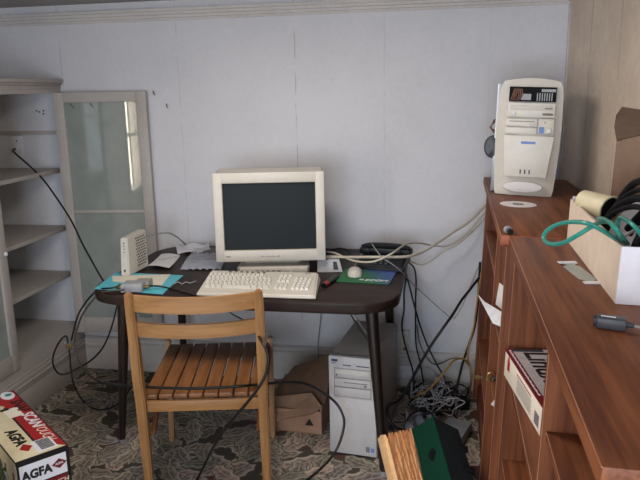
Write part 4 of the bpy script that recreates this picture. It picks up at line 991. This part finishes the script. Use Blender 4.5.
cable('drape_cord', 'power_cable', .0052, 'black', 'black cord draped from the right chair post to the carpet', 'cord')
cable('grey_pair_a', 'grey_cable', .004, 'greybrown', 'left one of two short grey cables hanging under desk behind right leg')
cable('grey_pair_b', 'grey_cable', .004, 'grey_cable', 'right one of two short grey cables hanging under desk behind right leg')
cable('wall_wire', 'phone_wire', .0028, 'grey_cable', 'grey wire hanging on the wall behind the cardboard box', 'wire')
cable('desk_coil', 'coiled_cable', .004, 'black', 'black cord coiled on the desk right behind the monitor', 'cord')
cable('keyboard_cord', 'keyboard_cable', .0035, 'black', 'black cord hanging under the desk behind the chair back', 'cord')
cable('mouse_cord', 'mouse_cable', .0025, 'grey_cable', 'thin grey cord leading from the mouse towards the phone', 'cord')
cable('teal_a', 'teal_cable', .0044, 'teal', 'teal cable looping far out over the white box edge')
cable('teal_b', 'teal_cable', .0042, 'teal', 'teal cable strand nearest the cup inside the white box edge')
cable('teal_c', 'teal_cable', .0042, 'teal', 'middle teal cable strand inside the white box')
cable('teal_d', 'teal_cable', .0042, 'teal', 'teal cable arching right over black cables in the white box')
# heap of cords on the carpet behind the green case
def tangle(name, mat, n, r, label, x0, x1, y0, y1, zmax, seed):
    rnd = random.Random(seed); m = MB()
    for i in range(n):
        cx, cy = rnd.uniform(x0, x1), rnd.uniform(y0, y1); pts = []
        a = rnd.uniform(0, 6.28)
        for k in range(9):
            a += rnd.uniform(.4, 1.3); rr = rnd.uniform(.03, .085)
            pts.append((min(.118, max(x0-.03, cx+rr*math.cos(a))), min(3.26, cy+rr*math.sin(a)), r+rnd.uniform(0, zmax)*(.25 if k in (0, 8) else 1)))
        m.tube(pts, r, 6, sub=5)
    return tag(m.build(name, M[mat]), label, 'cables', None, 'stuff')
tangle('white_cable_tangle', 'white_cable', 18, .0026, 'heap of tangled white cables on carpet between floor tower and bookcase', -.12, .09, 2.95, 3.2, .10, 3)
tangle('black_cable_tangle', 'black', 12, .004, 'heap of tangled black cables on carpet between floor tower and bookcase', -.13, .08, 2.85, 3.18, .09, 5)
m = MB(); m.sheet(lambda u, v: (-.165+.15*u, 2.80+.17*v, .004+.035*abs(math.sin(8*u+2*v)*math.sin(6*v+3*u))), 16, 16, .0006)
tag(m.build('plastic_bag', M['film']), 'crinkled clear plastic bag on the carpet beside the floor tower', 'plastic bag')
pa = thing('power_adaptor', 'black power adaptor block among tangled cables near the bookcase', 'adaptor', (.075, 3.08, .0), (0, 0, R(10)))
bx('block', M['black_matte'], pa, -.045, .045, -.03, .03, 0, .05, .005); bx('socket', M['dark_grey'], pa, -.012, .012, -.034, -.029, .015, .035, .001)
gb2 = thing('network_hub', 'pale grey plastic box on carpet right behind the green case', 'hub', (.055, 2.80, .0), (0, 0, R(-18)))
bx('shell', M['mid_grey'], gb2, -.055, .055, -.08, .08, 0, .045, .005); bx('port_strip', M['dark_grey'], gb2, -.04, .04, -.082, -.079, .01, .028, .001)

# ------------------------------------------------------------------ light
def area(name, loc, rot, sx, sy, e, col):
    l = bpy.data.lights.new(name, 'AREA'); l.shape = 'RECTANGLE'; l.size = sx; l.size_y = sy; l.energy = e; l.color = col
    o = bpy.data.objects.new(name, l); COL.objects.link(o); o.location = loc; o.rotation_euler = rot; return o
area('window_daylight', (-.4, YR-.12, 1.175), (R(90), 0, 0), 1.6, 1.15, 80, (.76, .86, 1.0))
area('curtain_daylight', (XL-.09, -1.04, 1.04), (0, R(-90), 0), 1.2, .6, 42, (1.0, .88, .70))
area('overhead_fill', (-.65, 1.9, ZC-.02), (0, 0, 0), .5, .5, 15, (1.0, .92, .84))  # added fill with no fixture, brightens upward-facing surfaces
wd = bpy.data.worlds.new('World'); S.world = wd; wd.use_nodes = True
bg = wd.node_tree.nodes['Background']; bg.inputs[0].default_value = (.55, .65, .8, 1); bg.inputs[1].default_value = .6

# ------------------------------------------------------------------ camera
f, th, ya, ro = 683.5642, .2175, .1866, .0207
cam = bpy.data.cameras.new('Camera'); co = bpy.data.objects.new('Camera', cam); COL.objects.link(co)
cam.sensor_fit = 'HORIZONTAL'; cam.sensor_width = 36; cam.lens = f/640*36; cam.clip_start = .05
fwd = Vector((-math.sin(ya)*math.cos(th), math.cos(ya)*math.cos(th), -math.sin(th)))
rt = Vector((math.cos(ya), math.sin(ya), 0)); up = rt.cross(fwd)
# image is rolled counter-clockwise by ro
r2 = rt*math.cos(ro)-up*math.sin(ro); u2 = up*math.cos(ro)+rt*math.sin(ro)
mt = Matrix((r2, u2, -fwd)).transposed().to_4x4(); mt.translation = (0, 0, 1.5)
co.matrix_world = mt; S.camera = co
S.view_settings.view_transform = 'Standard'; S.view_settings.look = 'None'
S.view_settings.gamma = 1.0; S.view_settings.use_curve_mapping = False; S.view_settings.exposure = 0.0
